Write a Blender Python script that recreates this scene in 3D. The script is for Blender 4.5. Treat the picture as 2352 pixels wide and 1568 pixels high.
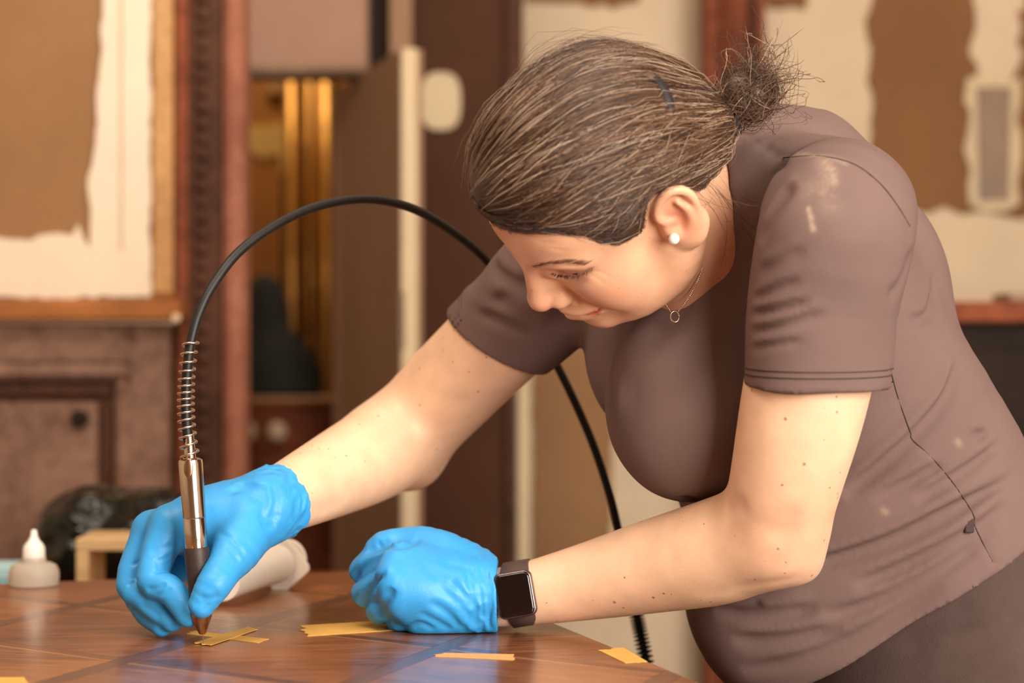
import bpy, bmesh, math, random
import numpy as np
from mathutils import Vector, Matrix

for o in list(bpy.data.objects): bpy.data.objects.remove(o)
scene = bpy.context.scene
C = scene.collection
rng = np.random.default_rng(7)
random.seed(7)
import time; T0 = time.time()
def tick(n): print('TICK', n, round(time.time() - T0, 1))

# ------------------------------------------------------------------ camera
CZ = 1.156                       # camera height; table top is at TZ
TZ = 0.900
FPX = 2352 * 70 / 36.0
cam_d = bpy.data.cameras.new('camera'); cam = bpy.data.objects.new('camera', cam_d); C.objects.link(cam)
cam.location = (0, 0, CZ); cam.rotation_euler = (math.pi / 2, 0, 0)
cam_d.lens = 70; cam_d.sensor_width = 36; cam_d.clip_start = 0.05; cam_d.clip_end = 50
cam_d.dof.use_dof = True; cam_d.dof.focus_distance = 1.69; cam_d.dof.aperture_fstop = 3.6
cam_d.dof.aperture_blades = 0
scene.camera = cam

# ------------------------------------------------------------------ light
world = bpy.data.worlds.new('world'); scene.world = world; world.use_nodes = True
world.node_tree.nodes['Background'].inputs[0].default_value = (1.0, 0.86, 0.72, 1)
world.node_tree.nodes['Background'].inputs[1].default_value = 0.3
def area(name, loc, target, sx, sy, power, col):
    l = bpy.data.lights.new(name, 'AREA'); l.shape = 'RECTANGLE'; l.size = sx; l.size_y = sy
    l.energy = power; l.color = col
    o = bpy.data.objects.new(name, l); C.objects.link(o); o.location = loc
    o.rotation_euler = (Vector(target) - Vector(loc)).to_track_quat('-Z', 'Y').to_euler()
    return o
area('key_softbox', (1.45, -0.55, 1.62), (0.1, 1.75, 1.08), 1.5, 1.5, 84, (1.0, 0.91, 0.80))  # softbox added as key from camera right, no window behind it
area('overhead_fill', (-0.5, 1.0, 2.72), (-0.1, 1.75, 0.9), 1.2, 0.6, 19, (1.0, 0.88, 0.74))  # unseen softbox added overhead to fill the figure and table
area('background_fill', (0.2, 2.45, 2.72), (-0.2, 4.1, 1.0), 2.2, 0.6, 13, (1.0, 0.86, 0.70))  # unseen area light added to brighten the wall and furniture behind
area('store_room_fill', (-.75, 4.9, 2.6), (-.6, 5.0, 0), .5, .3, 4.5, (1.0, 0.78, 0.5))  # added out of sight to lift the black doorway interior
scene.view_settings.view_transform = 'Standard'
scene.view_settings.look = 'None'
scene.view_settings.gamma = 1.0
scene.view_settings.use_curve_mapping = False
scene.view_settings.exposure = 0.7

def pt(px, py, d):
    """world point seen at photo pixel (px,py) standing d metres away (level camera)"""
    return np.array([(px - 1176) / FPX * d, d, CZ - (py - 784) / FPX * d])

# ------------------------------------------------------------------ materials
def srgb(r, g, b):
    f = lambda c: (c / 255 / 12.92) if c / 255 <= 0.04045 else ((c / 255 + 0.055) / 1.055) ** 2.4
    return (f(r), f(g), f(b), 1)
def _new(name):
    m = bpy.data.materials.new(name); m.use_nodes = True
    nt = m.node_tree; b = nt.nodes['Principled BSDF']
    return m, nt, b
def mat(name, col, rough=0.6, metal=0.0, var=0.12, scale=30, bump=0.0, bscale=200, coat=0.0, stretch=(1, 1, 1), col2=None, spec=0.5, trans=0.0, sss=0.0, ior=1.45):
    """general procedural material: base colour varied by noise, optional bump"""
    m, nt, b = _new(name); N = nt.nodes; K = nt.links
    tc = N.new('ShaderNodeTexCoord'); mp = N.new('ShaderNodeMapping'); K.new(tc.outputs['Object'], mp.inputs[0])
    mp.inputs['Scale'].default_value = stretch
    nz = N.new('ShaderNodeTexNoise'); nz.inputs['Scale'].default_value = scale; nz.inputs['Detail'].default_value = 6
    nz.inputs['Roughness'].default_value = 0.6
    K.new(mp.outputs[0], nz.inputs['Vector'])
    rp = N.new('ShaderNodeValToRGB'); K.new(nz.outputs['Fac'], rp.inputs[0])
    c = np.array(col[:3]); c2 = np.array(col2[:3]) if col2 is not None else c * (1 + var)
    c1 = c * (1 - var) if col2 is None else c
    rp.color_ramp.elements[0].position = 0.35; rp.color_ramp.elements[1].position = 0.68
    rp.color_ramp.elements[0].color = (*c1, 1); rp.color_ramp.elements[1].color = (*c2, 1)
    K.new(rp.outputs[0], b.inputs['Base Color'])
    b.inputs['Roughness'].default_value = rough; b.inputs['Metallic'].default_value = metal
    b.inputs['Specular IOR Level'].default_value = spec; b.inputs['Coat Weight'].default_value = coat
    b.inputs['Coat Roughness'].default_value = 0.12; b.inputs['IOR'].default_value = ior
    b.inputs['Transmission Weight'].default_value = trans
    if sss:
        b.inputs['Subsurface Weight'].default_value = sss; b.inputs['Subsurface Radius'].default_value = (1, .4, .2)
        b.inputs['Subsurface Scale'].default_value = 0.006
    if bump:
        n2 = N.new('ShaderNodeTexNoise'); n2.inputs['Scale'].default_value = bscale; n2.inputs['Detail'].default_value = 4
        K.new(mp.outputs[0], n2.inputs['Vector'])
        bp = N.new('ShaderNodeBump'); bp.inputs['Strength'].default_value = bump; bp.inputs['Distance'].default_value = 0.002 if bump < 1 else .004
        K.new(n2.outputs['Fac'], bp.inputs['Height']); K.new(bp.outputs[0], b.inputs['Normal'])
    return m
def wood(name, dark, light, angle=0.0, rough=0.35, coat=0.3, scale=9, stretch=14, bump=0.05):
    """grain stretched along local x turned by angle in the xy plane"""
    m, nt, b = _new(name); N = nt.nodes; K = nt.links
    tc = N.new('ShaderNodeTexCoord'); r = N.new('ShaderNodeMapping'); K.new(tc.outputs['Object'], r.inputs[0])
    r.inputs['Rotation'].default_value = (0, 0, -angle)
    mp = N.new('ShaderNodeMapping'); K.new(r.outputs[0], mp.inputs[0]); mp.inputs['Scale'].default_value = (1, stretch, stretch)
    nz = N.new('ShaderNodeTexNoise'); nz.inputs['Scale'].default_value = scale; nz.inputs['Detail'].default_value = 8
    nz.inputs['Distortion'].default_value = 0.6; nz.inputs['Roughness'].default_value = 0.65
    K.new(mp.outputs[0], nz.inputs['Vector'])
    n3 = N.new('ShaderNodeTexNoise'); n3.inputs['Scale'].default_value = 7; n3.inputs['Detail'].default_value = 3
    K.new(r.outputs[0], n3.inputs['Vector'])
    mx = N.new('ShaderNodeMath'); mx.operation = 'MULTIPLY_ADD'; mx.inputs[1].default_value = 0.55
    K.new(nz.outputs['Fac'], mx.inputs[0])
    ms = N.new('ShaderNodeMath'); ms.operation = 'MULTIPLY'; ms.inputs[1].default_value = 0.45
    K.new(n3.outputs['Fac'], ms.inputs[0]); K.new(ms.outputs[0], mx.inputs[2])
    rp = N.new('ShaderNodeValToRGB'); K.new(mx.outputs[0], rp.inputs[0])
    rp.color_ramp.elements[0].position = 0.38; rp.color_ramp.elements[1].position = 0.62
    rp.color_ramp.elements[0].color = dark; rp.color_ramp.elements[1].color = light
    K.new(rp.outputs[0], b.inputs['Base Color'])
    rr = N.new('ShaderNodeMapRange'); K.new(n3.outputs['Fac'], rr.inputs[0])
    rr.inputs['To Min'].default_value = rough * 0.75; rr.inputs['To Max'].default_value = rough * 1.3
    K.new(rr.outputs[0], b.inputs['Roughness'])
    b.inputs['Coat Weight'].default_value = coat; b.inputs['Coat Roughness'].default_value = 0.18
    if coat == 0: b.inputs['Specular IOR Level'].default_value = 0.2
    bp = N.new('ShaderNodeBump'); bp.inputs['Strength'].default_value = bump; bp.inputs['Distance'].default_value = 0.001
    K.new(nz.outputs['Fac'], bp.inputs['Height']); K.new(bp.outputs[0], b.inputs['Normal'])
    return m

def skin_mat():
    m, nt, b = _new('skin'); N = nt.nodes; K = nt.links
    at = N.new('ShaderNodeAttribute'); at.attribute_name = 'tint'
    tc = N.new('ShaderNodeTexCoord')
    # mottling
    nz = N.new('ShaderNodeTexNoise'); nz.inputs['Scale'].default_value = 45; nz.inputs['Detail'].default_value = 5
    K.new(tc.outputs['Object'], nz.inputs['Vector'])
    mr = N.new('ShaderNodeMapRange'); K.new(nz.outputs['Fac'], mr.inputs[0])
    mr.inputs['From Min'].default_value = .3; mr.inputs['From Max'].default_value = .7
    mr.inputs['To Min'].default_value = .92; mr.inputs['To Max'].default_value = 1.06
    mul = N.new('ShaderNodeVectorMath'); mul.operation = 'SCALE'; K.new(at.outputs['Color'], mul.inputs[0]); K.new(mr.outputs[0], mul.inputs['Scale'])
    # freckles
    vo = N.new('ShaderNodeTexVoronoi'); vo.inputs['Scale'].default_value = 125; vo.inputs['Randomness'].default_value = 1
    K.new(tc.outputs['Object'], vo.inputs['Vector'])
    sp = N.new('ShaderNodeSeparateColor'); K.new(vo.outputs['Color'], sp.inputs[0])
    rad = N.new('ShaderNodeMapRange'); K.new(sp.outputs[0], rad.inputs[0])
    rad.inputs['From Min'].default_value = .50; rad.inputs['From Max'].default_value = 1
    rad.inputs['To Min'].default_value = 0.0; rad.inputs['To Max'].default_value = .20
    lt = N.new('ShaderNodeMath'); lt.operation = 'SUBTRACT'; K.new(rad.outputs[0], lt.inputs[0]); K.new(vo.outputs['Distance'], lt.inputs[1])
    st = N.new('ShaderNodeMapRange'); K.new(lt.outputs[0], st.inputs[0]); st.inputs['From Min'].default_value = 0; st.inputs['From Max'].default_value = .05
    fa = N.new('ShaderNodeMath'); fa.operation = 'MULTIPLY'; K.new(st.outputs[0], fa.inputs[0]); K.new(at.outputs['Alpha'], fa.inputs[1])
    mx = N.new('ShaderNodeMix'); mx.data_type = 'RGBA'; K.new(fa.outputs[0], mx.inputs['Factor'])
    K.new(mul.outputs[0], mx.inputs['A']); mx.inputs['B'].default_value = srgb(150, 92, 58)
    K.new(mx.outputs['Result'], b.inputs['Base Color'])
    b.inputs['Roughness'].default_value = 0.46; b.inputs['Specular IOR Level'].default_value = 0.42
    b.inputs['Subsurface Weight'].default_value = 0.22; b.inputs['Subsurface Radius'].default_value = (1, .35, .18)
    b.inputs['Subsurface Scale'].default_value = 0.005
    n2 = N.new('ShaderNodeTexNoise'); n2.inputs['Scale'].default_value = 900; n2.inputs['Detail'].default_value = 3
    K.new(tc.outputs['Object'], n2.inputs['Vector'])
    n4 = N.new('ShaderNodeTexNoise'); n4.inputs['Scale'].default_value = 160; K.new(tc.outputs['Object'], n4.inputs['Vector'])
    ad = N.new('ShaderNodeMath'); ad.operation = 'ADD'; K.new(n2.outputs['Fac'], ad.inputs[0]); K.new(n4.outputs['Fac'], ad.inputs[1])
    bp = N.new('ShaderNodeBump'); bp.inputs['Strength'].default_value = .12; bp.inputs['Distance'].default_value = .0008
    K.new(ad.outputs[0], bp.inputs['Height']); K.new(bp.outputs[0], b.inputs['Normal'])
    return m
def hair_mat():
    m, nt, b = _new('hair'); N = nt.nodes; K = nt.links
    at = N.new('ShaderNodeAttribute'); at.attribute_name = 'tint'
    tc = N.new('ShaderNodeTexCoord'); nz = N.new('ShaderNodeTexNoise'); nz.inputs['Scale'].default_value = 70
    K.new(tc.outputs['Object'], nz.inputs['Vector'])
    mr = N.new('ShaderNodeMapRange'); K.new(nz.outputs['Fac'], mr.inputs[0]); mr.inputs['To Min'].default_value = .7; mr.inputs['To Max'].default_value = 1.3
    mul = N.new('ShaderNodeVectorMath'); mul.operation = 'SCALE'; K.new(at.outputs['Color'], mul.inputs[0]); K.new(mr.outputs[0], mul.inputs['Scale'])
    K.new(mul.outputs[0], b.inputs['Base Color'])
    b.inputs['Roughness'].default_value = 0.42; b.inputs['Specular IOR Level'].default_value = 0.6
    return m

M = {}
M['skin'] = skin_mat(); M['hair'] = hair_mat()
M['shirt'] = mat('shirt_jersey', srgb(116, 94, 90), rough=.85, var=.05, scale=14, bump=.22, bscale=1500, spec=.25)
def add_dust(m, pale, dark):
    """mix in chalk dust and small spots kept in the mesh attribute 'dust' (r: chalk, g: dark spots)"""
    nt = m.node_tree; N = nt.nodes; K = nt.links; b = N['Principled BSDF']; src = b.inputs['Base Color'].links[0].from_socket
    at = N.new('ShaderNodeAttribute'); at.attribute_name = 'dust'; sp = N.new('ShaderNodeSeparateColor'); K.new(at.outputs['Color'], sp.inputs[0])
    nz = N.new('ShaderNodeTexNoise'); nz.inputs['Scale'].default_value = 260; tc = N.new('ShaderNodeTexCoord'); K.new(tc.outputs['Object'], nz.inputs['Vector'])
    ml = N.new('ShaderNodeMath'); ml.operation = 'MULTIPLY'; K.new(sp.outputs[0], ml.inputs[0]); K.new(nz.outputs['Fac'], ml.inputs[1])
    for fac, col in ((ml.outputs[0], pale), (sp.outputs[1], dark)):
        mx = N.new('ShaderNodeMix'); mx.data_type = 'RGBA'; K.new(fac, mx.inputs['Factor']); K.new(src, mx.inputs['A']); mx.inputs['B'].default_value = col; src = mx.outputs['Result']
    K.new(src, b.inputs['Base Color'])
add_dust(M['shirt'], srgb(200, 176, 150), srgb(52, 40, 38))
M['shirt_thread'] = mat('shirt_thread', srgb(70, 55, 54), rough=.9, var=.05)
M['trousers'] = mat('trouser_cloth', srgb(84, 68, 64), rough=.9, var=.08, scale=40, bump=.3, bscale=900, spec=.2)
M['glove'] = mat('blue_nitrile', srgb(56, 156, 224), rough=.44, var=.07, scale=18, bump=.10, bscale=330, spec=.45)
M['steel'] = mat('polished_steel', srgb(208, 194, 182), rough=.16, metal=1, var=.08, scale=60, stretch=(1, 1, .2))
M['cone_steel'] = mat('turned_steel', srgb(176, 140, 116), rough=.3, metal=1, var=.06)
M['spring'] = mat('spring_wire', srgb(205, 185, 170), rough=.25, metal=1, var=.05)
M['grip'] = mat('black_grip', srgb(58, 48, 45), rough=.5, metal=.25, var=.2, scale=120, bump=.1, bscale=500)
M['rubber'] = mat('black_rubber', srgb(24, 20, 19), rough=.5, var=.25, scale=90, bump=.06, bscale=300)
M['watch_case'] = mat('grey_aluminium', srgb(112, 98, 100), rough=.3, metal=.9, var=.04)
M['watch_glass'] = mat('watch_glass', srgb(16, 9, 9), rough=.06, var=.3, scale=300, spec=.7)
M['watch_strap'] = mat('brown_rubber_strap', srgb(80, 62, 58), rough=.55, var=.1, scale=150)
M['pearl'] = mat('pearl', srgb(246, 240, 232), rough=.22, var=.02, coat=.4)
M['silver'] = mat('silver', srgb(214, 190, 170), rough=.25, metal=1, var=.05)
M['hairtie'] = mat('hair_tie', srgb(28, 22, 26), rough=.6, var=.2)
M['eye'] = mat('eye_dark', srgb(40, 28, 22), rough=.1, var=.1)
M['shoe'] = mat('dark_shoe', srgb(50, 44, 42), rough=.6, var=.1)

# ------------------------------------------------------------------ object helpers
def link(name, me, m=None, parent=None):
    o = bpy.data.objects.new(name, me); C.objects.link(o)
    if m is not None and me is not None: me.materials.append(m)
    if parent is not None: o.parent = parent
    return o
def tag(o, label, cat=None, group=None, kind=None):
    o['label'] = label
    if cat: o['category'] = cat
    if group: o['group'] = group
    if kind: o['kind'] = kind
    return o
def empty(name, loc=(0, 0, 0)):
    o = bpy.data.objects.new(name, None); C.objects.link(o); o.location = loc; o.empty_display_size = .05
    return o
def mesh_np(name, V, F, smooth=True):
    me = bpy.data.meshes.new(name)
    V = np.asarray(V, np.float32)
    if isinstance(F, np.ndarray):
        n, k = F.shape
        me.vertices.add(len(V)); me.vertices.foreach_set('co', V.ravel())
        me.loops.add(n * k); me.loops.foreach_set('vertex_index', F.astype(np.int32).ravel())
        me.polygons.add(n); me.polygons.foreach_set('loop_start', np.arange(0, n * k, k, dtype=np.int32))
    else:
        me.from_pydata([tuple(map(float, v)) for v in V], [], F)
    me.update(calc_edges=True); me.validate()
    if smooth: me.polygons.foreach_set('use_smooth', np.ones(len(me.polygons), bool))
    return me
def at_origin(o, parent):
    """children are modelled in world space; parent empties sit at the thing's base"""
    o.parent = parent; o.matrix_parent_inverse = Matrix.Translation(-Vector(parent.location))
    return o
def box_me(name, x0, x1, y0, y1, z0, z1, bev=.002, seg=1):
    bm = bmesh.new(); bmesh.ops.create_cube(bm, size=1)
    for v in bm.verts: v.co = ((x0 + x1) / 2 + v.co.x * (x1 - x0), (y0 + y1) / 2 + v.co.y * (y1 - y0), (z0 + z1) / 2 + v.co.z * (z1 - z0))
    if bev > 0: bmesh.ops.bevel(bm, geom=bm.edges[:], offset=min(bev, .45 * min(x1 - x0, y1 - y0, z1 - z0)), segments=seg, affect='EDGES', profile=.6)
    me = bpy.data.meshes.new(name); bm.to_mesh(me); bm.free(); return me
def prism_me(name, pts, ext, bev=0):
    """polygon given as world points (planar), extruded by vector ext"""
    bm = bmesh.new(); vs = [bm.verts.new(p) for p in pts]; f = bm.faces.new(vs)
    r = bmesh.ops.extrude_face_region(bm, geom=[f])
    for v in [e for e in r['geom'] if isinstance(e, bmesh.types.BMVert)]: v.co += Vector(ext)
    bmesh.ops.recalc_face_normals(bm, faces=bm.faces[:])
    bmesh.ops.triangulate(bm, faces=[f for f in bm.faces if len(f.verts) > 4])
    me = bpy.data.meshes.new(name); bm.to_mesh(me); bm.free(); return me
def catmull(P, sub):
    P = np.asarray(P, float); Q = np.vstack([2 * P[0] - P[1], P, 2 * P[-1] - P[-2]]); out = []
    for i in range(1, len(Q) - 2):
        p0, p1, p2, p3 = Q[i - 1], Q[i], Q[i + 1], Q[i + 2]
        for t in np.arange(sub) / sub:
            out.append(.5 * (2 * p1 + (p2 - p0) * t + (2 * p0 - 5 * p1 + 4 * p2 - p3) * t * t + (3 * p1 - p0 - 3 * p2 + p3) * t ** 3))
    out.append(P[-1]); return np.array(out)
def frames(P):
    T = np.gradient(P, axis=0); T /= np.linalg.norm(T, axis=1)[:, None] + 1e-12
    n = np.cross(T[0], [0.31, 0.2, 0.93]); n /= np.linalg.norm(n); Ns = [n]
    for i in range(1, len(P)):
        n = Ns[-1] - T[i] * (Ns[-1] @ T[i]); n /= np.linalg.norm(n); Ns.append(n)
    Ns = np.array(Ns); return T, Ns, np.cross(T, Ns)
def tube_vf(P, R, n=12, caps=True):
    P = np.asarray(P, float); R = np.broadcast_to(R, len(P)); T, A, B = frames(P)
    th = np.arange(n) * 2 * math.pi / n
    V = (P[:, None] + R[:, None, None] * (np.cos(th)[None, :, None] * A[:, None] + np.sin(th)[None, :, None] * B[:, None])).reshape(-1, 3)
    F = []
    for i in range(len(P) - 1):
        for j in range(n):
            F.append((i * n + j, i * n + (j + 1) % n, (i + 1) * n + (j + 1) % n, (i + 1) * n + j))
    if caps: F.append(tuple(range(n - 1, -1, -1))); F.append(tuple((len(P) - 1) * n + j for j in range(n)))
    return V, F
def tube_me(name, P, R, n=12): return mesh_np(name, *tube_vf(P, R, n))
def lathe_me(name, a, axis, prof, n=32):
    """profile [(s along axis, radius)] turned about axis from point a"""
    axis = np.array(axis, float); axis /= np.linalg.norm(axis)
    u = np.cross(axis, [0, 1, .1]); u /= np.linalg.norm(u); v = np.cross(axis, u)
    th = np.arange(n) * 2 * math.pi / n; V = []
    for s, r in prof: V += [np.array(a) + axis * s + r * (math.cos(t) * u + math.sin(t) * v) for t in th]
    F = []
    for i in range(len(prof) - 1):
        for j in range(n): F.append((i * n + j, i * n + (j + 1) % n, (i + 1) * n + (j + 1) % n, (i + 1) * n + j))
    F.append(tuple(range(n - 1, -1, -1))); F.append(tuple((len(prof) - 1) * n + j for j in range(n)))
    me = mesh_np(name, V, F)
    bm = bmesh.new(); bm.from_mesh(me); bmesh.ops.recalc_face_normals(bm, faces=bm.faces[:])
    for e in bm.edges:
        if len(e.link_faces) == 2 and e.calc_face_angle(0) > .6: e.smooth = False
    bm.to_mesh(me); bm.free(); return me

# ------------------------------------------------------------------ implicit surfaces (smooth unions, meshed with surface nets)
f32 = np.float32
class Field:
    def __init__(s): s.ops = []
    def add(s, fn, c, r, op='u', k=.01): s.ops.append((fn, np.array(c, f32), r, op, k)); return s
    def segs(s, fs, c, r, op, k):
        def fn(p):
            d = fs[0](p)
            for f in fs[1:]: d = np.minimum(d, f(p))
            return d
        fn.segs = fs
        return s.add(fn, c, r, op, k)
    # --- primitives
    def ell(s, c, rad, op='u', k=.01, R=None):
        c = np.array(c, f32); rad = np.array(rad, f32); Rt = None if R is None else np.array(R, f32)   # columns = axes
        def fn(p):
            q = p - c
            if Rt is not None: q = q @ Rt
            k0 = np.sqrt(((q / rad) ** 2).sum(-1)) + 1e-9; k1 = np.sqrt(((q / (rad * rad)) ** 2).sum(-1)) + 1e-9
            return k0 * (k0 - 1) / k1
        return s.add(fn, c, float(rad.max()), op, k)
    def chain(s, P, R, op='u', k=.01, sub=3):
        """round cones through points with radii"""
        A = catmull(np.c_[np.asarray(P, float), np.asarray(R, float)], sub) if sub > 1 and len(P) > 2 else np.c_[P, R]
        A = A.astype(f32); X = A[:, :3]; r = A[:, 3]
        def mk(i):
            ab = X[i + 1] - X[i]; x0 = X[i]; r0 = r[i]; dr = r[i + 1] - r[i]; l2 = ab @ ab + 1e-12
            def f(p):
                q = p - x0; t = np.clip((q @ ab) / l2, 0, 1); q = q - t[..., None] * ab
                return np.sqrt(np.einsum('...i,...i->...', q, q)) - (r0 + t * dr)
            return f
        c = (X.max(0) + X.min(0)) / 2
        return s.segs([mk(i) for i in range(len(X) - 1)], c, float((np.linalg.norm(X - c, axis=1) + r).max()), op, k)
    def loft(s, P, A, B, S, op='u', k=.01, sub=4, pw=2.0):
        """elliptic sections: semi-axis A along side vector S (per node), B along the third axis"""
        D = np.c_[np.asarray(P, float), A, B, np.broadcast_to(np.asarray(S, float), (len(P), 3))]
        D = catmull(D, sub) if sub > 1 else D
        X = D[:, :3]; T = np.gradient(X, axis=0); T /= np.linalg.norm(T, axis=1)[:, None]
        Sv = D[:, 5:8] - T * (D[:, 5:8] * T).sum(1)[:, None]; Sv /= np.linalg.norm(Sv, axis=1)[:, None]
        X = X.astype(f32); Sv = Sv.astype(f32); Fv = np.cross(T, Sv).astype(f32); a = D[:, 3].astype(f32); b = D[:, 4].astype(f32)
        def mk(i):
            ab = X[i + 1] - X[i]; x0 = X[i]; l2 = ab @ ab + 1e-12
            sv = Sv[i] * .5 + Sv[i + 1] * .5; fv = Fv[i] * .5 + Fv[i + 1] * .5; M3 = np.stack([sv, fv, np.cross(sv, fv)], 1)
            a0, a1, b0, b1 = a[i], a[i + 1] - a[i], b[i], b[i + 1] - b[i]
            def f(p):
                q = p - x0; t = np.clip((q @ ab) / l2, 0, 1); q = (q - t[..., None] * ab) @ M3
                ra = a0 + t * a1; rb = b0 + t * b1; rc = np.minimum(ra, rb) * .8
                u = q[..., 0] / ra; v = q[..., 1] / rb; w = np.where((t > 0) & (t < 1), 0, q[..., 2]) / rc
                k0 = np.sqrt(u * u + v * v + w * w) + 1e-9; u = u / ra; v = v / rb; w = w / rc
                return k0 * (k0 - 1) / (np.sqrt(u * u + v * v + w * w) + 1e-9)
            return f
        c = (X.max(0) + X.min(0)) / 2
        return s.segs([mk(i) for i in range(len(X) - 1)], c, float((np.linalg.norm(X - c, axis=1) + np.maximum(a, b)).max()), op, k)
    def plane(s, o, n, c, r, op='i', k=.001):
        """keep the side the normal points away from, inside sphere c,r only"""
        o = np.array(o, f32); n = np.array(n, f32); n = n / np.linalg.norm(n)
        return s.add(lambda p: (p - o) @ n, c, r, op, k)
    def sub(s, fld, c, r, op='u', k=.01):
        def fn(p): return fld.ev(p)
        fn.fld = fld
        return s.add(fn, c, r, op, k)
    def crease(s, P, amp, w, sub=3, taper=True):
        """valley (amp>0) or ridge (amp<0) along a polyline lying on the surface"""
        X = catmull(P, sub) if len(P) > 2 else np.asarray(P, float)
        X = X.astype(f32); n = len(X) - 1
        def fn(p):
            best = np.full(p.shape[:-1], 9., f32); tt = np.zeros(p.shape[:-1], f32)
            for i in range(n):
                ab = X[i + 1] - X[i]; t = np.clip(((p - X[i]) @ ab) / (ab @ ab + 1e-12), 0, 1)
                q = p - X[i] - t[..., None] * ab; e = (q * q).sum(-1)
                m = e < best; best = np.where(m, e, best); tt = np.where(m, (i + t) / n, tt)
            g = np.exp(-best / (w * w))
            if taper: g = g * np.clip(4 * tt * (1 - tt) * 1.6, 0, 1)
            return amp * g
        def near(cn, hd):
            e = np.full(len(cn), 9., f32)
            for i in range(n):
                ab = X[i + 1] - X[i]; q = cn - X[i]; t = np.clip((q @ ab) / (ab @ ab + 1e-12), 0, 1); q = q - t[..., None] * ab; e = np.minimum(e, (q * q).sum(-1))
            return e < (hd * 1.05 + 2.2 * w) ** 2
        fn.near = near
        c = (X.max(0) + X.min(0)) / 2
        return s.add(fn, c, float(np.linalg.norm(X - c, axis=1).max() + 2.2 * w), 'd', 0)
    def disp(s, fn, c=(0, 0, 0), r=99): return s.add(fn, c, r, 'd', 0)
    # --- evaluation
    @staticmethod
    def comb(cur, d, op, k):
        if op == 'u':
            if k <= 0: return np.minimum(cur, d)
            h = np.maximum(k - np.abs(cur - d), 0) / k; return np.minimum(cur, d) - h * h * k * .25
        if op == 's': d = -d
        if op in 's i':
            if k <= 0: return np.maximum(cur, d)
            h = np.maximum(k - np.abs(cur - d), 0) / k; return np.maximum(cur, d) + h * h * k * .25
        return cur + d
    def ev(s, p):
        cur = np.full(p.shape[:-1], 1., f32)
        for fn, c, r, op, k in s.ops: cur = s.comb(cur, fn(p).astype(f32), op, k)
        return cur
    def ev_blocks(s, pts, cen, hd):
        cur = np.full(pts.shape[:2], 1., f32)
        for fn, c, r, op, k in s.ops:
            dist = np.linalg.norm(cen - c, axis=1)
            m = dist < r + (2.7 * hd + 2.2 * k if op != 'd' else hd)
            if op == 'i': m = dist < r
            if not m.any(): continue
            if hasattr(fn, 'segs'):
                ix = np.flatnonzero(m); lim = 3.9 * hd + 2.2 * k; d = np.full((len(ix), pts.shape[1]), 1., f32)
                for f in fn.segs:
                    w = f(cen[ix]) < lim
                    if w.any(): d[w] = np.minimum(d[w], f(pts[ix[w]]))
                cur[ix] = s.comb(cur[ix], d, op, k); continue
            if hasattr(fn, 'fld'):
                cur[m] = s.comb(cur[m], fn.fld.ev_blocks(pts[m], cen[m], hd), op, k); continue
            if hasattr(fn, 'near'):
                m[m] = fn.near(cen[m], hd)
                if not m.any(): continue
            cur[m] = s.comb(cur[m], fn(pts[m]).astype(f32), op, k)
        return cur
    def trace(s, px, py, lo=1.2, hi=2.6):
        """first surface point along the line of sight of photo pixel"""
        px = np.atleast_1d(np.asarray(px, float)); py = np.atleast_1d(np.asarray(py, float))
        dr = np.stack([(px - 1176) / FPX, np.ones_like(px), -(py - 784) / FPX], -1); L = np.linalg.norm(dr, axis=1)
        t = np.full(len(px), lo); o = np.array([0, 0, CZ])
        for _ in range(45):
            d = s.ev((o + dr * t[:, None]).astype(f32)); t = np.minimum(t + np.clip(d, -.02, .08) * .85 / L, hi)
        return o + dr * t[:, None]
    def trp(s, pts, **kw): return s.trace([p[0] for p in pts], [p[1] for p in pts], **kw)
    def trs(s, polys, **kw):
        """trace many polylines in one go"""
        a = s.trp([q for P in polys for q in P], **kw); out = []; i = 0
        for P in polys: out.append(a[i:i + len(P)]); i += len(P)
        return out
    def mesh(s, name, h, lo, hi, B=8):
        lo = np.array(lo, float); hi = np.array(hi, float); bs = B * h; S = 4
        n = np.ceil((hi - lo) / (bs * S)).astype(int)
        g = np.stack(np.meshgrid(*[np.arange(k) for k in n], indexing='ij'), -1).reshape(-1, 3)
        c = (lo + (g + .5) * bs * S).astype(f32); hd = bs * S * .87
        def evc(c, hd):
            out = np.empty(len(c), f32)
            for i in range(0, len(c), 4000): out[i:i + 4000] = s.ev_blocks(c[i:i + 4000, None, :], c[i:i + 4000], hd)[:, 0]
            return out
        g = g[np.abs(evc(c, hd)) < hd * 1.35 + .018]
        off = np.stack(np.meshgrid(*[np.arange(S)] * 3, indexing='ij'), -1).reshape(-1, 3)
        g = (g[:, None] * S + off[None]).reshape(-1, 3)
        c = (lo + (g + .5) * bs).astype(f32); hd = bs * .87
        g = g[np.abs(evc(c, hd)) < hd * 1.55 + .006]
        loc = np.stack(np.meshgrid(*[np.arange(B + 1)] * 3, indexing='ij'), -1).reshape(-1, 3)
        big = 1 << 20; allk = []; allv = []; allf = []
        key = lambda q: (q[..., 0].astype(np.int64) * big + q[..., 1]) * big + q[..., 2]
        cor = [(0, 0, 0), (1, 0, 0), (0, 1, 0), (1, 1, 0), (0, 0, 1), (1, 0, 1), (0, 1, 1), (1, 1, 1)]
        edg = [(a, b) for a in range(8) for b in range(a + 1, 8) if bin(a ^ b).count('1') == 1]
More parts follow.
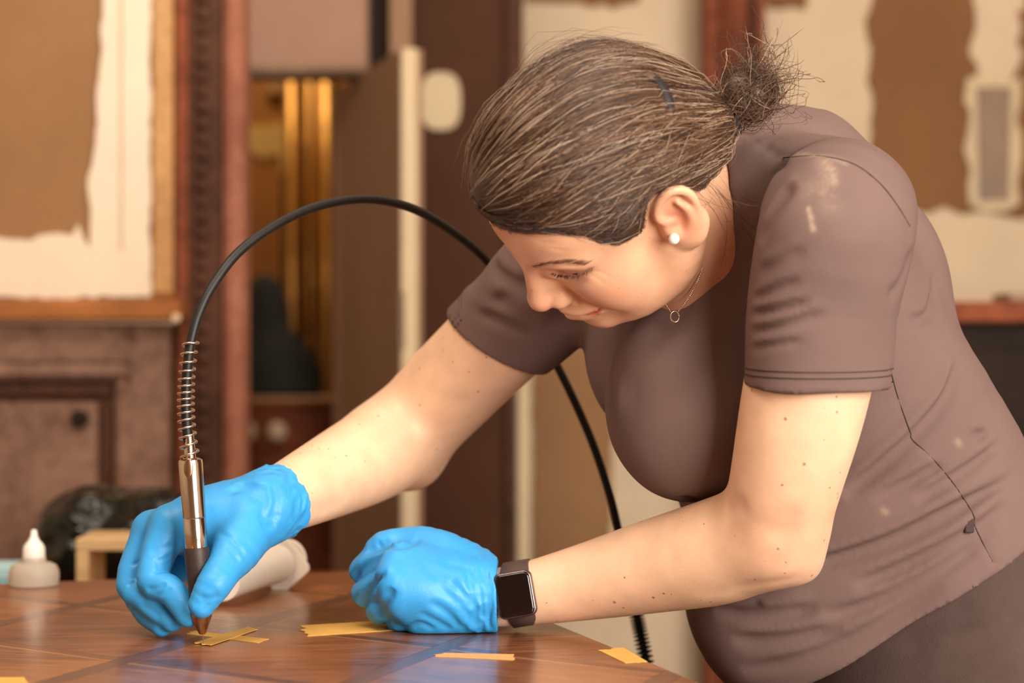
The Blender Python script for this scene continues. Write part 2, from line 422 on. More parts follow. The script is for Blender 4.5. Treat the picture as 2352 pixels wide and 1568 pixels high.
        for i in range(0, len(g), 600):
            gb = g[i:i + 600]; ip = gb[:, None] * B + loc[None]; pts = (lo + ip * h).astype(f32)
            cen = (lo + (gb + .5) * bs).astype(f32)
            v = s.ev_blocks(pts, cen, hd).reshape(-1, B + 1, B + 1, B + 1)
            sg = v < 0
            cv = [v[:, a:a + B, b:b + B, c_:c_ + B] for a, b, c_ in cor]; cs = [x < 0 for x in cv]
            cnt = sum(x.astype(np.int8) for x in cs); act = (cnt > 0) & (cnt < 8)
            w = np.argwhere(act)
            if len(w) == 0: continue
            vals = np.stack([x[act] for x in cv], 1); acc = np.zeros((len(w), 3)); num = np.zeros(len(w))
            CR = np.array(cor, float)
            for a, b in edg:
                m = (vals[:, a] < 0) != (vals[:, b] < 0)
                t = vals[:, a] / (vals[:, a] - vals[:, b] + 1e-20)
                acc += np.where(m[:, None], CR[a] + t[:, None] * (CR[b] - CR[a]), 0); num += m
            ci = gb[w[:, 0]] * B + w[:, 1:]
            allk.append(key(ci)); allv.append(lo + (ci + acc / num[:, None]) * h)
            for ax in range(3):
                sl0 = [slice(None), slice(0, B), slice(0, B), slice(0, B)]; sl1 = list(sl0); sl1[ax + 1] = slice(1, B + 1)
                x0 = sg[tuple(sl0)]; x1 = sg[tuple(sl1)]; m = x0 != x1; w2 = np.argwhere(m)
                if len(w2) == 0: continue
                ci = gb[w2[:, 0]] * B + w2[:, 1:]; u = np.zeros(3, int); u[(ax + 1) % 3] = 1; q = np.zeros(3, int); q[(ax + 2) % 3] = 1
                quad = np.stack([key(ci), key(ci - u), key(ci - u - q), key(ci - q)], 1)
                fl = ~x0[m]; quad[fl] = quad[fl][:, ::-1]
                allf.append(quad)
        K = np.concatenate(allk); V = np.concatenate(allv); Q = np.concatenate(allf)
        o = np.argsort(K); K = K[o]; V = V[o]
        ix = np.clip(np.searchsorted(K, Q), 0, len(K) - 1); ok = (K[ix] == Q).all(1)
        return V, ix[ok].astype(np.int32)
def relax(V, Q, wgt, it):
    """Laplacian smoothing of a quad mesh, weighted per vertex"""
    e = np.concatenate([Q[:, [0, 1]], Q[:, [1, 2]], Q[:, [2, 3]], Q[:, [3, 0]]]); n = len(V); deg = np.bincount(e[:, 0], minlength=n) + np.bincount(e[:, 1], minlength=n)
    for _ in range(it):
        S = np.stack([np.bincount(e[:, 0], V[e[:, 1], k], n) + np.bincount(e[:, 1], V[e[:, 0], k], n) for k in range(3)], 1) / np.maximum(deg, 1)[:, None]
        V = V + (S - V) * wgt[:, None]
    return V
def noise3(seed, freq, n=10, aniso=(1, 1, 1)):
    r = np.random.default_rng(seed); D = r.normal(size=(n, 3)); D /= np.linalg.norm(D, axis=1)[:, None]
    D = (D * freq * r.uniform(.6, 1.5, (n, 1)) * np.array(aniso)).astype(f32); ph = r.uniform(0, 6.28, n).astype(f32)
    def fn(p):
        o = np.zeros(p.shape[:-1], f32)
        for d, q in zip(D, ph): o += np.sin(p @ d + q)
        return o / math.sqrt(n)
    return fn
# ================================================================== the room
def px_box(name, x0, y0, x1, y1, d, th, m, parent=None, bev=.003):
    """box whose front face covers the photo rectangle at depth d, th metres thick behind it"""
    a = pt(x0, y1, d); b = pt(x1, y0, d)
    o = link(name, box_me(name, a[0], b[0], d, d + th, a[2], b[2], bev), m)
    if parent is not None: at_origin(o, parent)
    return o
def px_poly(name, pts, d, th, m, parent=None):
    o = link(name, prism_me(name, [pt(x, y, d) for x, y in pts], (0, th, 0)), m)
    if parent is not None: at_origin(o, parent)
    return o
def ragged(pts, amp, step, seed):
    """roughen the outline of a pixel polygon (torn edge)"""
    r = np.random.default_rng(seed); out = []
    for i in range(len(pts)):
        a = np.array(pts[i], float); b = np.array(pts[(i + 1) % len(pts)], float); n = max(1, int(np.linalg.norm(b - a) / step))
        for k in range(n):
            q = a + (b - a) * k / n
            out.append(tuple(q + (r.normal(size=2) * amp if k else 0)))
    return out
M['plaster'] = mat('cream_plaster', srgb(214, 192, 164), rough=.9, var=.06, scale=6, bump=.2, bscale=30)
M['plaster2'] = mat('white_gesso', srgb(234, 216, 194), rough=.85, var=.03, scale=8, bump=.1, bscale=60)
M['floor'] = wood('floor_boards', srgb(70, 48, 34), srgb(110, 78, 54), 0, .6, 0)
M['ceil'] = mat('ceiling_paint', srgb(225, 214, 198), rough=.95, var=.02)
M['brown_paper'] = mat('brown_board', srgb(150, 112, 78), rough=.85, spec=.2, var=.08, scale=5, bump=.15, bscale=60)
M['brown_patch'] = mat('bare_brown_wall', srgb(132, 94, 62), rough=.9, spec=.2, var=.10, scale=5, bump=.25, bscale=50)
M['mauve_wood'] = wood('mauve_wood', srgb(112, 83, 70), srgb(156, 122, 105), math.pi / 2, .75, 0, 6, 8)
M['pink_wood'] = wood('pink_brown_wood', srgb(136, 84, 66), srgb(168, 112, 90), math.pi / 2, .75, 0, 6, 8)
M['grey_wood'] = wood('greyed_wood', srgb(120, 96, 76), srgb(150, 122, 98), math.pi / 2, .6, .05, 6, 8)
M['gold_wood'] = wood('honey_wood', srgb(168, 122, 74), srgb(202, 156, 100), math.pi / 2, .45, .1, 6, 10)
M['orange_wood'] = wood('orange_wood', srgb(140, 84, 42), srgb(184, 116, 62), 0, .4, .2, 6, 8)
M['red_wood'] = wood('red_brown_wood', srgb(96, 48, 30), srgb(140, 78, 52), math.pi / 2, .75, 0, 6, 8)
M['dark_wood'] = wood('dark_carved_wood', srgb(62, 38, 28), srgb(92, 60, 46), math.pi / 2, .75, 0, 8, 6)
M['deep_brown'] = mat('deep_brown', srgb(74, 44, 28), rough=.7, spec=.2, var=.12, scale=4)
M['black_brown'] = mat('black_brown', srgb(40, 28, 22), rough=.7, spec=.2, var=.2, scale=8)
M['taupe'] = mat('taupe_panel', srgb(148, 116, 92), rough=.75, spec=.2, var=.05, scale=4)
M['taupe2'] = mat('taupe_lintel', srgb(160, 126, 108), rough=.75, spec=.2, var=.05, scale=4)
M['cream_edge'] = mat('cream_edge', srgb(206, 186, 154), rough=.7, spec=.2, var=.05, scale=8)
M['brass'] = mat('aged_brass', srgb(196, 146, 76), rough=.35, metal=.8, var=.15, scale=20)
M['teal_dark'] = mat('dark_teal_cloth', srgb(44, 44, 40), rough=.9, var=.2, scale=12)
M['amber'] = mat('amber_board', srgb(176, 116, 56), rough=.7, var=.10, scale=5)
M['pale_yellow'] = mat('pale_yellow_paper', srgb(226, 188, 112), rough=.8, var=.05)
M['knob'] = mat('pale_knob', srgb(224, 196, 168), rough=.25, var=.05, coat=.5)

WB = 4.35; X0, X1, YB, H = -2.4, 2.6, -2.2, 2.8
def slab(name, x0, x1, y0, y1, z0, z1, m):
    o = link(name, box_me(name, x0, x1, y0, y1, z0, z1, 0), m); o['kind'] = 'structure'; return o
slab('floor', X0, X1, YB, WB + 1.2, -.1, 0, M['floor']); slab('ceiling', X0, X1, YB, WB + 1.2, H, H + .1, M['ceil'])
slab('wall_left', X0 - .1, X0, YB, WB + 1.2, 0, H, M['plaster']); slab('wall_right', X1, X1 + .1, YB, WB + 1.2, 0, H, M['plaster'])
slab('wall_front', X0, X1, YB - .1, YB, 0, H, M['plaster'])
# the back wall stops left of the door opening, behind which lies a store room
xo0 = pt(545, 0, WB)[0]; xo1 = pt(800, 0, WB)[0]; zo = pt(0, 150, WB)[2]
wbk = slab('wall_back', xo1, X1, WB, WB + .1, 0, H, M['plaster'])
slab('wall_back', X0, xo0, WB, WB + .1, 0, H, M['plaster']); slab('wall_back', xo0, xo1, WB, WB + .1, zo, H, M['plaster'])
slab('wall_back', X0, X1, WB + 1.1, WB + 1.2, 0, H, M['amber'])
floor = bpy.data.objects['floor']

# bare brown patches, torn from the cream wall
def patch(pts, seed, label, d=WB - .006, th=.008, m=None, amp=7):
    o = px_poly('wall_patch', ragged(pts, amp, 26, seed), d, th, m or M['brown_patch']); tag(o, label, 'wall patch', 'patches of bare brown on the back wall'); return o
patch([(2005, -60), (2000, 130), (2000, 330), (2015, 470), (2090, 480), (2235, 488), (2400, 500), (2520, 500), (2520, -60), (2352, -60), (2352, 120), (2320, 190), (2240, 190), (2225, 120), (2238, -60)], 3,
      'large bare brown patch on the cream wall behind the shoulder')
patch([(1205, -80), (1205, 4), (1330, 6), (1470, 3), (1480, -80)], 4, 'brown patch at the top of the cream wall above the head')
patch([(1762, -80), (1762, 18), (1850, 22), (1852, -80)], 5, 'small brown patch beside the wooden post top')
patch([(1225, 600), (1222, 1300), (1405, 1300), (1412, 600)], 6, 'tan brown strip of wall between the arms', m=M['brown_paper'], amp=2)
gst = px_poly('plaster_strip', ragged([(2222, 178), (2228, 470), (2262, 486), (2312, 484), (2342, 468), (2345, 180)], 5, 26, 9), WB - .012, .008, M['cream_edge']); tag(gst, 'pale plaster strip framing a grey band on the back wall', 'plaster strip')
o = px_poly('grey_band', [(2244, 200), (2248, 460), (2318, 460), (2322, 200)], WB - .015, .005, M['grey_wood']); at_origin(o, gst); o['label'] = 'grey weathered band'

# wooden post between the cream wall panels
post = empty('wall_post', pt(1685, 0, 4.2) * [1, 1, 0]); tag(post, 'tall red-brown wooden post behind the head', 'post')
zf = lambda d: 784 + CZ * FPX / d
px_box('post_board', 1618, -200, 1758, zf(4.2), 4.2, .10, M['red_wood'], post); px_box('moulding', 1656, -200, 1684, zf(4.18), 4.18, .03, M['red_wood'], post, .01); px_box('moulding', 1722, -200, 1740, zf(4.18), 4.18, .03, M['dark_wood'], post, .008)
# dark bench/cabinet at the right behind her back
rb = empty('low_cabinet', np.array([1.05, 3.4, 0])); tag(rb, 'dark low cabinet with reddish top behind her back', 'cabinet')
d = 3.3; a = pt(2120, 0, d)[0]; zt = pt(0, 692, d)[2]
at_origin(link('cabinet_top', box_me('cabinet_top', a, a + 1.0, d, d + .5, zt - .035, zt, .004), M['red_wood']), rb)
at_origin(link('cabinet_body', box_me('cabinet_body', a + .03, a + .97, d + .03, d + .48, 0, zt - .035, .004), M['black_brown']), rb)
for k in range(2): at_origin(link('cabinet_door', box_me('cabinet_door', a + .05 + k * .455, a + .475 + k * .455, d + .012, d + .03, .08, zt - .08, .004), M['black_brown']), rb)
o = px_box('wood_offcut', 2318, 672, 2420, 692, 3.36, .12, M['grey_wood']); tag(o, 'small pale offcut of wood on the dark cabinet', 'wood offcut')

# left: panelled lower cupboard with an orange ledge
d = 3.2
cup = empty('panelled_cupboard', pt(200, 0, d + .2) * [1, 1, 0]); tag(cup, 'mauve-brown panelled cupboard with orange wooden ledge', 'cupboard')
zb = zf(d)
px_box('body', -260, 742, 376, zb, d + .02, .4, M['mauve_wood'], cup)
px_box('stile', 296, 742, 388, zb, d, .03, M['mauve_wood'], cup); px_box('stile', -260, 742, -150, zb, d, .03, M['mauve_wood'], cup)
px_box('rail', -150, 742, 296, 832, d, .03, M['mauve_wood'], cup)
px_box('moulding', -150, 834, 296, 872, d - .010, .02, M['mauve_wood'], cup, .012); px_box('moulding', 262, 872, 296, zb, d - .010, .02, M['mauve_wood'], cup, .012)
px_box('moulding', -150, 876, 258, 918, d + .004, .02, M['dark_wood'], cup, .008); px_box('moulding', 226, 918, 258, zb, d + .004, .02, M['dark_wood'], cup, .008)
dr = px_box('door_panel', -150, 922, 222, zb, d + .008, .02, M['mauve_wood'], cup, .006)
c = pt(186, 960, d + .006); k = link('knob', lathe_me('knob', c, (0, -1, 0), [(0, .013), (.008, .012), (.014, .014), (.020, .011), (.022, .004)], 24), M['black_brown']); at_origin(k, cup)
lg = px_box('ledge', -270, 686, 414, 736, d - .05, .095, M['orange_wood'], cup, .006)
kn = px_box('ledge_block', 345, 670, 395, 688, d - .045, .06, M['orange_wood'], cup, .004)
c = pt(405, 731, d - .06); at_origin(link('round_knob', lathe_me('round_knob', c, (0, -1, 0), [(0, .006), (.004, .0075), (.008, .005)], 20), M['knob']), cup)
# framed panel leaning above it: white gesso on brown board with honey frame
fp = empty('framed_panel', pt(180, 680, d + .06)); tag(fp, 'large framed panel, half-painted white over brown, on the cupboard ledge', 'framed panel')
px_box('board', -270, -120, 348, 684, d + .06, .02, M['brown_paper'], fp)
tor = [(238, -120), (236, 40), (232, 130), (222, 205), (224, 280), (214, 360), (200, 425), (208, 480), (205, 570), (190, 545), (178, 515), (166, 540), (130, 535), (90, 540), (70, 552), (0, 546), (-270, 548), (-270, 682), (346, 682), (346, -120)]
px_poly('white_paint', ragged(tor, 2.5, 22, 12), d + .052, .008, M['plaster2'], fp)
px_box('inner_groove', 276, -120, 283, 572, d + .049, .004, M['cream_edge'], fp, .001)
px_box('frame_strip', 347, -120, 396, 684, d + .045, .04, M['gold_wood'], fp, .006)

# carved dark door post with bead row
col = empty('carved_post', pt(480, 0, 3.3) * [1, 1, 0]); tag(col, 'dark carved wooden door post with a row of beads', 'door post')
d = 3.25; zb = zf(d)
for x0, x1, dd, m_, b in ((399, 430, 0, 'red_wood', .006), (428, 446, .010, 'dark_wood', .006), (444, 512, .022, 'dark_wood', .004), (510, 558, .004, 'pink_wood', .012)):
    px_box('moulding' if b != .004 else 'bead_channel', x0, -160, x1, zb, d + dd, .10, M[m_], col, b)
for y in range(-40, 1300, 36):
    c = pt(468 + 3 * math.sin(y * .7), y, d + .02); bm = bmesh.new(); bmesh.ops.create_uvsphere(bm, u_segments=12, v_segments=8, radius=.0105)
    for v in bm.verts: v.co = Vector(c) + v.co * (1 + .1 * math.sin(y))
    m_ = bpy.data.meshes.new('bead'); bm.to_mesh(m_); bm.free(); m_.polygons.foreach_set('use_smooth', [True] * len(m_.polygons)); at_origin(link('bead', m_, M['dark_wood']), col)

# lintel and the open door leaf
lin = empty('door_lintel', pt(690, 165, 3.9)); tag(lin, 'taupe board above the open doorway', 'lintel')
px_box('board', 545, -160, 842, 164, 3.9, .1, M['taupe2'], lin, .01); px_box('under_strip', 545, 148, 846, 170, 3.88, .12, M['grey_wood'], lin, .01)
dl = empty('open_door', pt(860, 0, 3.6) * [1, 1, 0]); tag(dl, 'open taupe door seen at an angle with cream edge and latch', 'door')
A = pt(772, 0, 4.15); Bq = pt(920, 0, 3.55); zt = pt(0, 112, 3.55)[2]
dirv = (Bq - A) * [1, 1, 0]; dirv /= np.linalg.norm(dirv); nv = np.array([-dirv[1], dirv[0], 0]); nv = nv if nv[1] < 0 else -nv
def leaf(name, s0, s1, w0, w1, z0, z1, m, parent):
    P = [A * [1, 1, 0] + dirv * s + nv * w for s, w in ((s0, w0), (s1, w0), (s1, w1), (s0, w1))]
    o = link(name, prism_me(name, [tuple(p + [0, 0, z0]) for p in P], (0, 0, z1 - z0)), m); at_origin(o, parent); return o
Lr = np.linalg.norm((Bq - A)[:2])
leaf('door_panel', 0, Lr, -.04, 0, .01, zt, M['taupe'], dl)
leaf('hinge_stile', 0, .05, 0, .006, .01, zt - .002, M['taupe2'], dl)
px_box('door_edge', 920, 110, 958, zf(3.54), 3.54, .03, M['cream_edge'], dl, .004)
px_box('latch_plate', 918, 668, 930, 800, 3.536, .004, M['grey_wood'], dl, .001)
o = px_box('upright_board', 894, -140, 946, 130, 3.95, .03, M['taupe'], None); tag(o, 'taupe upright board above the open door edge', 'board')
o = px_box('dark_upright', 842, -140, 896, 150, 4.0, .03, M['black_brown'], None); tag(o, 'dark upright strip beside the lintel', 'board')
# dark wardrobe side right of the door
wd = empty('dark_wardrobe', pt(1080, 0, 4.1) * [1, 1, 0]); tag(wd, 'dark brown wardrobe with a pale oval patch behind the head', 'wardrobe')
px_box('side_panel', 940, -160, 1192, zf(4.05), 4.05, .28, M['deep_brown'], wd); px_box('corner_post', 1160, -160, 1202, zf(4.03), 4.03, .05, M['dark_wood'], wd, .006)
px_box('cream_strip', 1188, 300, 1216, zf(4.02), 4.02, .02, M['cream_edge'], wd, .004)
ov = [(1012 + 46 * math.copysign(abs(math.cos(a)) ** .7, math.cos(a)), 232 + 66 * math.copysign(abs(math.sin(a)) ** .7, math.sin(a))) for a in np.linspace(0, 2 * math.pi, 28, endpoint=False)]
px_poly('oval_plaque', ov, 4.04, .012, M['cream_edge'], wd)
# store room behind the doorway
o = px_poly('yellow_paper', ragged([(545, 285), (545, 345), (580, 350), (600, 365), (640, 352), (652, 400), (664, 395), (668, 285)], 4, 25, 31), WB + 1.092, .01, M['pale_yellow']); tag(o, 'pale yellow torn paper in the doorway', 'paper')
o = px_box('amber_frame', 610, 168, 668, 215, WB + 1.07, .03, M['gold_wood']); tag(o, 'honey-coloured wooden corner at the top of the doorway', 'frame')
for x, y0, y1, r, lab in ((672, 168, 900, .020, 'brass rod standing in the doorway, leftmost'), (712, 168, 560, .010, 'brass rod standing in the doorway, middle'), (752, 168, 1050, .026, 'honey brass rod in the doorway beside the door')):
    p0 = pt(x, y0, 4.95); p1 = pt(x - 4, zf(4.95), 4.95)
    o = link('brass_rod', tube_me('brass_rod', np.linspace(p1, p0, 4), r, 14), M['brass']); tag(o, lab, 'rod', 'brass rods in the doorway')
o = px_box('dark_board', 646, 400, 660, zf(5.02), 5.02, .03, M['black_brown']); tag(o, 'dark narrow board standing between the rods', 'board')
kb = px_box('dark_board', 690, 330, 746, zf(5.05), 5.05, .03, M['deep_brown']); tag(kb, 'brown board standing behind the brass rods', 'board')
df = Field(); df.ell(pt(600, 830, 4.77), (.07, .05, .20)); df.ell(pt(650, 880, 4.77), (.11, .05, .10), k=.05); df.disp(lambda p: .01 * noise3(8, 30, 6)(p))
df.plane(pt(620, 911, 4.68), (0, 0, -1), pt(620, 830, 4.77), 1.)
c = pt(620, 830, 4.77); V, Fq = df.mesh('cloth', .012, c - .45, c + .45); o = link('dark_cloth', mesh_np('dark_cloth', V, Fq), M['teal_dark']); tag(o, 'dark teal cloth bundle in the doorway', 'cloth')
ck = empty('red_chest', pt(640, 0, 4.7) * [1, 1, 0]); tag(ck, 'red-brown chest of drawers with two pale knobs in the doorway', 'chest')
px_box('body', 520, 925, 770, zf(4.7), 4.7, .14, M['red_wood'], ck); px_box('drawer_front', 534, 950, 756, 1030, 4.685, .02, M['red_wood'], ck); px_box('top_board', 510, 912, 780, 928, 4.68, .17, M['orange_wood'], ck)
for x in (570, 638):
    c = pt(x, 990, 4.68); at_origin(link('knob', lathe_me('knob', c, (0, -1, 0), [(0, .012), (.008, .02), (.018, .022), (.026, .014)], 20), M['knob']), ck)
for y, r in ((650, .011), (785, .010)):
    c = pt(728, y, 5.05); o = link('knob', lathe_me('knob', c, (0, -1, 0), [(0, r * .7), (.01, r), (.02, r), (.026, r * .5)], 20), M['brass']); at_origin(o, kb)
# ================================================================== work table and what lies on it
TA = math.radians(198); e2 = np.array([math.cos(TA), math.sin(TA), 0]); e1 = np.array([math.cos(TA + math.pi / 2), math.sin(TA + math.pi / 2), 0])   # e2 along the far edge (left), e1 towards the camera
tp = pt(400, 1325, 2.1652); tp[2] = 0
q0 = np.array([.0448, 1.798, 0])                # point on the right edge
corner = q0 - e1 * ((q0 - tp) @ e1); TW, TD = 1.75, 1.05
def tl(u, v, z=0.): return corner + e2 * u + e1 * v + np.array([0, 0, z])
table = empty('work_table', tl(TW / 2, TD / 2)); tag(table, 'old varnished wooden table with dark diamond inlay bands', 'table')
M['t_side'] = wood('table_edge_wood', srgb(104, 62, 36), srgb(150, 96, 56), TA, .4, .3)
slabp = [tuple(tl(u, v, TZ - .030)) for u, v in ((0, 0), (TW, 0), (TW, TD), (0, TD))]
at_origin(link('table_top', prism_me('table_top', slabp, (0, 0, .0285)), M['t_side']), table)
for u in (.06, TW - .06):
    for v in (.06, TD - .06):
        P = [tl(u, v, .0), tl(u, v, .30), tl(u, v, .62), tl(u, v, TZ - .03)]; at_origin(link('leg', tube_me('leg', catmull(np.array(P), 4), np.interp(np.arange(13), [0, 3, 6, 9, 12], [.018, .024, .03, .026, .036]), 16), M['t_side']), table)
for u0, u1, v0, v1 in ((.08, TW - .08, .05, .07), (.08, TW - .08, TD - .07, TD - .05), (.05, .07, .08, TD - .08), (TW - .07, TW - .05, .08, TD - .08)):
    at_origin(link('apron', prism_me('apron', [tuple(tl(u, v, TZ - .13)) for u, v in ((u0, v0), (u1, v0), (u1, v1), (u0, v1))], (0, 0, .10)), M['t_side']), table)
# veneer: rhombic fields between dark bands, cut to the table top
def clip(poly, n, c):
    out = []
    for i in range(len(poly)):
        a, b = poly[i], poly[(i + 1) % len(poly)]; da, db = a @ n - c, b @ n - c
        if da <= 0: out.append(a)
        if da * db < 0: out.append(a + (b - a) * da / (da - db))
    return out
def angv(deg): a = math.radians(deg); return np.array([math.cos(a), math.sin(a)])
dA, dB = angv(-36), angv(70); nA, nB = np.array([-dA[1], dA[0]]), np.array([-dB[1], dB[0]])
cA0 = np.array([-.166, 1.745]) @ nA; cB0 = np.array([-.014, 1.785]) @ nB; SA, SB, BW = .205, .215, .019
rect = [tl(u, v)[:2] for u, v in ((.004, .004), (TW - .004, .004), (TW - .004, TD - .004), (.004, TD - .004))]
ctr = sum(rect) / 4
edges = []
for i in range(4):
    a, b = rect[i], rect[(i + 1) % 4]; n = np.array([(b - a)[1], -(b - a)[0]]); n /= np.linalg.norm(n); n = n if (ctr - a) @ n < 0 else -n; edges.append((n, a @ n))
vm = [wood('veneer_%d' % k, srgb(*c1), srgb(*c2), math.radians(g), .30, .45, 14, 9, .06) for k, (c1, c2, g) in enumerate((((90, 50, 30), (164, 104, 64), -30), ((94, 54, 33), (166, 106, 64), 14), ((86, 48, 30), (158, 98, 60), 6), ((98, 57, 35), (172, 112, 68), -14)))]
M['inlay'] = wood('dark_inlay', srgb(82, 48, 33), srgb(122, 76, 50), math.radians(-36), .3, .45, 10, 12, .03)
M['inlay_b'] = wood('dark_inlay_cross', srgb(78, 48, 37), srgb(114, 72, 54), math.radians(70), .3, .45, 10, 12, .03)
M['inlay_light'] = wood('light_stringing', srgb(136, 88, 54), srgb(170, 116, 72), math.radians(-36), .3, .45, 10, 12, .03)
def piece(name, poly, z, th, m):
    for n, c in edges:
        poly = clip(poly, n, c)
        if len(poly) < 3: return
    A2 = abs(sum(poly[i][0] * poly[(i + 1) % len(poly)][1] - poly[i][1] * poly[(i + 1) % len(poly)][0] for i in range(len(poly)))) / 2
    if A2 < 2e-5: return
    at_origin(link(name, prism_me(name, [(p[0], p[1], z - th) for p in poly], (0, 0, th)), m), table)
def band(n, c0, c1, dvec, c2=None, c3=None, n2=None):
    """parallelogram c0<p.n<c1 , c2<p.n2<c3"""
    S = np.linalg.inv(np.stack([n, n2])); return [S @ np.array(q) for q in ((c0, c2), (c1, c2), (c1, c3), (c0, c3))]
g = .0004
for i in range(-8, 9):
    a0 = cA0 + i * SA; aw = BW / 2
    for j in range(-9, 10):
        b0 = cB0 + j * SB
        piece('veneer_field', band(nA, a0 + aw + g, a0 + SA - aw - g, None, b0 + aw + g, b0 + SB - aw - g, nB), TZ, .0015, vm[(i * 2 + j * 3 + (i * j) % 2) % 4])
        piece('inlay_band', band(nA, a0 - aw * .3, a0 + aw, None, b0 + aw + g, b0 + SB - aw - g, nB), TZ, .0015, M['inlay'])
        piece('light_stringing', band(nA, a0 - aw, a0 - aw * .3 - g, None, b0 + aw + g, b0 + SB - aw - g, nB), TZ, .0015, M['inlay_light'])
        piece('inlay_band', band(nB, b0 - aw, b0 + aw, None, a0 - aw, a0 + SA - aw - g, nA), TZ, .0015, M['inlay_b'])

M['tape'] = mat('masking_tape', srgb(224, 172, 88), rough=.55, var=.06, scale=60, bump=.25, bscale=260, spec=.3)
M['tape_pale'] = mat('masking_tape_pale', srgb(222, 168, 104), rough=.55, var=.06, scale=60, bump=.25, bscale=260, spec=.3)
def gp(px, py): d = (CZ - TZ) * FPX / (py - 784); return pt(px, py, d)[:2]
def tape(corners, label, z=0., m='tape', seed=1):
    """strip given by its four corners on the table: start edge first (a,b), then the far end (c,d); both ends torn"""
    r = np.random.default_rng(seed); a, b, c, d = [gp(*q) for q in corners]; ax = (c + d) / 2 - (a + b) / 2; ax /= np.linalg.norm(ax)
    P = [a + (b - a) * t + ax * r.uniform(-.004, .004) * (0 < t < 1) for t in np.linspace(0, 1, 8)] + [c + (d - c) * t + ax * r.uniform(-.0015, .0015) * (0 < t < 1) for t in np.linspace(0, 1, 6)]
    o = link('masking_tape', prism_me('masking_tape', [(q[0], q[1], TZ + z + .0001) for q in P], (0, 0, .0004)), M[m]); tag(o, label, 'tape', 'strips of masking tape on the table'); return o
tape([(446, 1449), (430, 1456), (592, 1477), (618, 1468)], 'lower strip of the masking-tape cross under the drill tip', 0, seed=2)
tape([(446, 1478), (484, 1484), (592, 1447), (570, 1441)], 'upper strip of the masking-tape cross under the drill tip', .0006, seed=3)
tape([(690, 1437), (706, 1461), (915, 1447), (905, 1424)], 'wide masking-tape strip running under the resting fist', 0, seed=4)
tape([(1016, 1500), (1000, 1508), (1178, 1516), (1181, 1503)], 'narrow pale masking-tape strip in front of the watch', 0, 'tape_pale', 5)
tape([(1432, 1488), (1373, 1493), (1436, 1523), (1487, 1520)], 'masking-tape piece near the right edge of the table', 0, 'tape', 6)
tape([(-40, 1556), (-40, 1592), (84, 1590), (56, 1556)], 'masking-tape end at the lower left corner', 0, 'tape', 7)

# syringe lying behind the right hand
M['pp'] = mat('milky_plastic', srgb(244, 228, 214), rough=.32, var=.02, trans=.18, sss=.3, ior=1.35)
M['gasket'] = mat('dark_gasket', srgb(70, 48, 42), rough=.5, var=.1)
sy = empty('syringe', (0, 0, 0)); 
S0 = pt(508, 1335, 1.92); S1 = pt(640, 1291, 2.055); sa = S1 - S0; sl_ = np.linalg.norm(sa); sa /= sl_
sy.location = tuple(S0 * [1, 1, 0] + [0, 0, TZ]); tag(sy, 'large translucent plastic syringe lying behind the drilling hand', 'syringe')
R0 = .0192
at_origin(link('barrel', lathe_me('barrel', S0, sa, [(0, .004), (0, R0), (sl_ - .004, R0), (sl_ - .004, R0 * .93), (.004, R0 * .93), (.004, .004)], 40), M['pp']), sy)
at_origin(link('nozzle', lathe_me('nozzle', S0 - sa * .018, sa, [(0, .0025), (.0, .0035), (.018, .005)], 20), M['pp']), sy)
at_origin(link('gasket', lathe_me('gasket', S0 + sa * .006, sa, [(0, .010), (.004, R0 * .92), (.014, R0 * .92), (.016, R0 * .8)], 32), M['gasket']), sy)
at_origin(link('plunger_rod', lathe_me('plunger_rod', S0 + sa * .022, sa, [(0, .008), (sl_ + .003, .008)], 12), M['pp']), sy)
u = np.cross(sa, [0, 0, 1]); u /= np.linalg.norm(u); v = np.cross(u, sa); rr = math.radians(40); fu = u * math.cos(rr) + v * math.sin(rr); fv = np.cross(sa, fu)
def rrect(c, X, Y, hx, hy, r, seg=6):
    P = []
    for cx, cy, a0 in ((hx - r, hy - r, 0), (-hx + r, hy - r, 90), (-hx + r, -hy + r, 180), (hx - r, -hy + r, 270)):
        for k in range(seg + 1): a = math.radians(a0 + 90 * k / seg); P.append(c + X * (cx + r * math.cos(a)) + Y * (cy + r * math.sin(a)))
    return P
for k in range(2): at_origin(link('finger_flange', prism_me('finger_flange', [tuple(p) for p in rrect(S1 + sa * (.000 + .0052 * k), fv, fu, .0275 - .002 * k, .0235 - .002 * k, .006)], tuple(sa * .0030)), M['pp']), sy)
at_origin(link('thumb_rest', lathe_me('thumb_rest', S1 + sa * .022, sa, [(0, .006), (0, .0205), (.002, .0215), (.0035, .0205), (.0035, .006)], 36), M['pp']), sy)

# dropper bottle
M['bottle'] = mat('translucent_bottle', srgb(226, 214, 198), rough=.4, var=.03, trans=.45, ior=1.3)
M['cap'] = mat('white_cap', srgb(250, 246, 240), rough=.4, var=.01)
M['liquid'] = mat('pale_liquid', srgb(206, 216, 210), rough=.2, var=.02, trans=.5, ior=1.3)
bc = np.array([(78 - 1176) / FPX * 2.088, 2.088, TZ]); bo = empty('dropper_bottle', tuple(bc)); tag(bo, 'translucent dropper bottle with white pointed cap', 'bottle')
k = 2.075 / FPX
at_origin(link('bottle_body', lathe_me('bottle_body', bc, (0, 0, 1), [(0, .020), (.001, .0255), (.010, .0262), (.016, .0258), (.0215, .023), (.024, .018), (.0245, .013), (.030, .012)], 40), M['bottle']), bo)
at_origin(link('cap', lathe_me('cap', bc + [0, 0, .0250], (0, 0, 1), [(0, .0112), (.0015, .0118), (.0150, .0112), (.0190, .0090), (.0225, .0060), (.0270, .0038), (.0325, .0030), (.0338, .0020)], 32), M['cap']), bo)
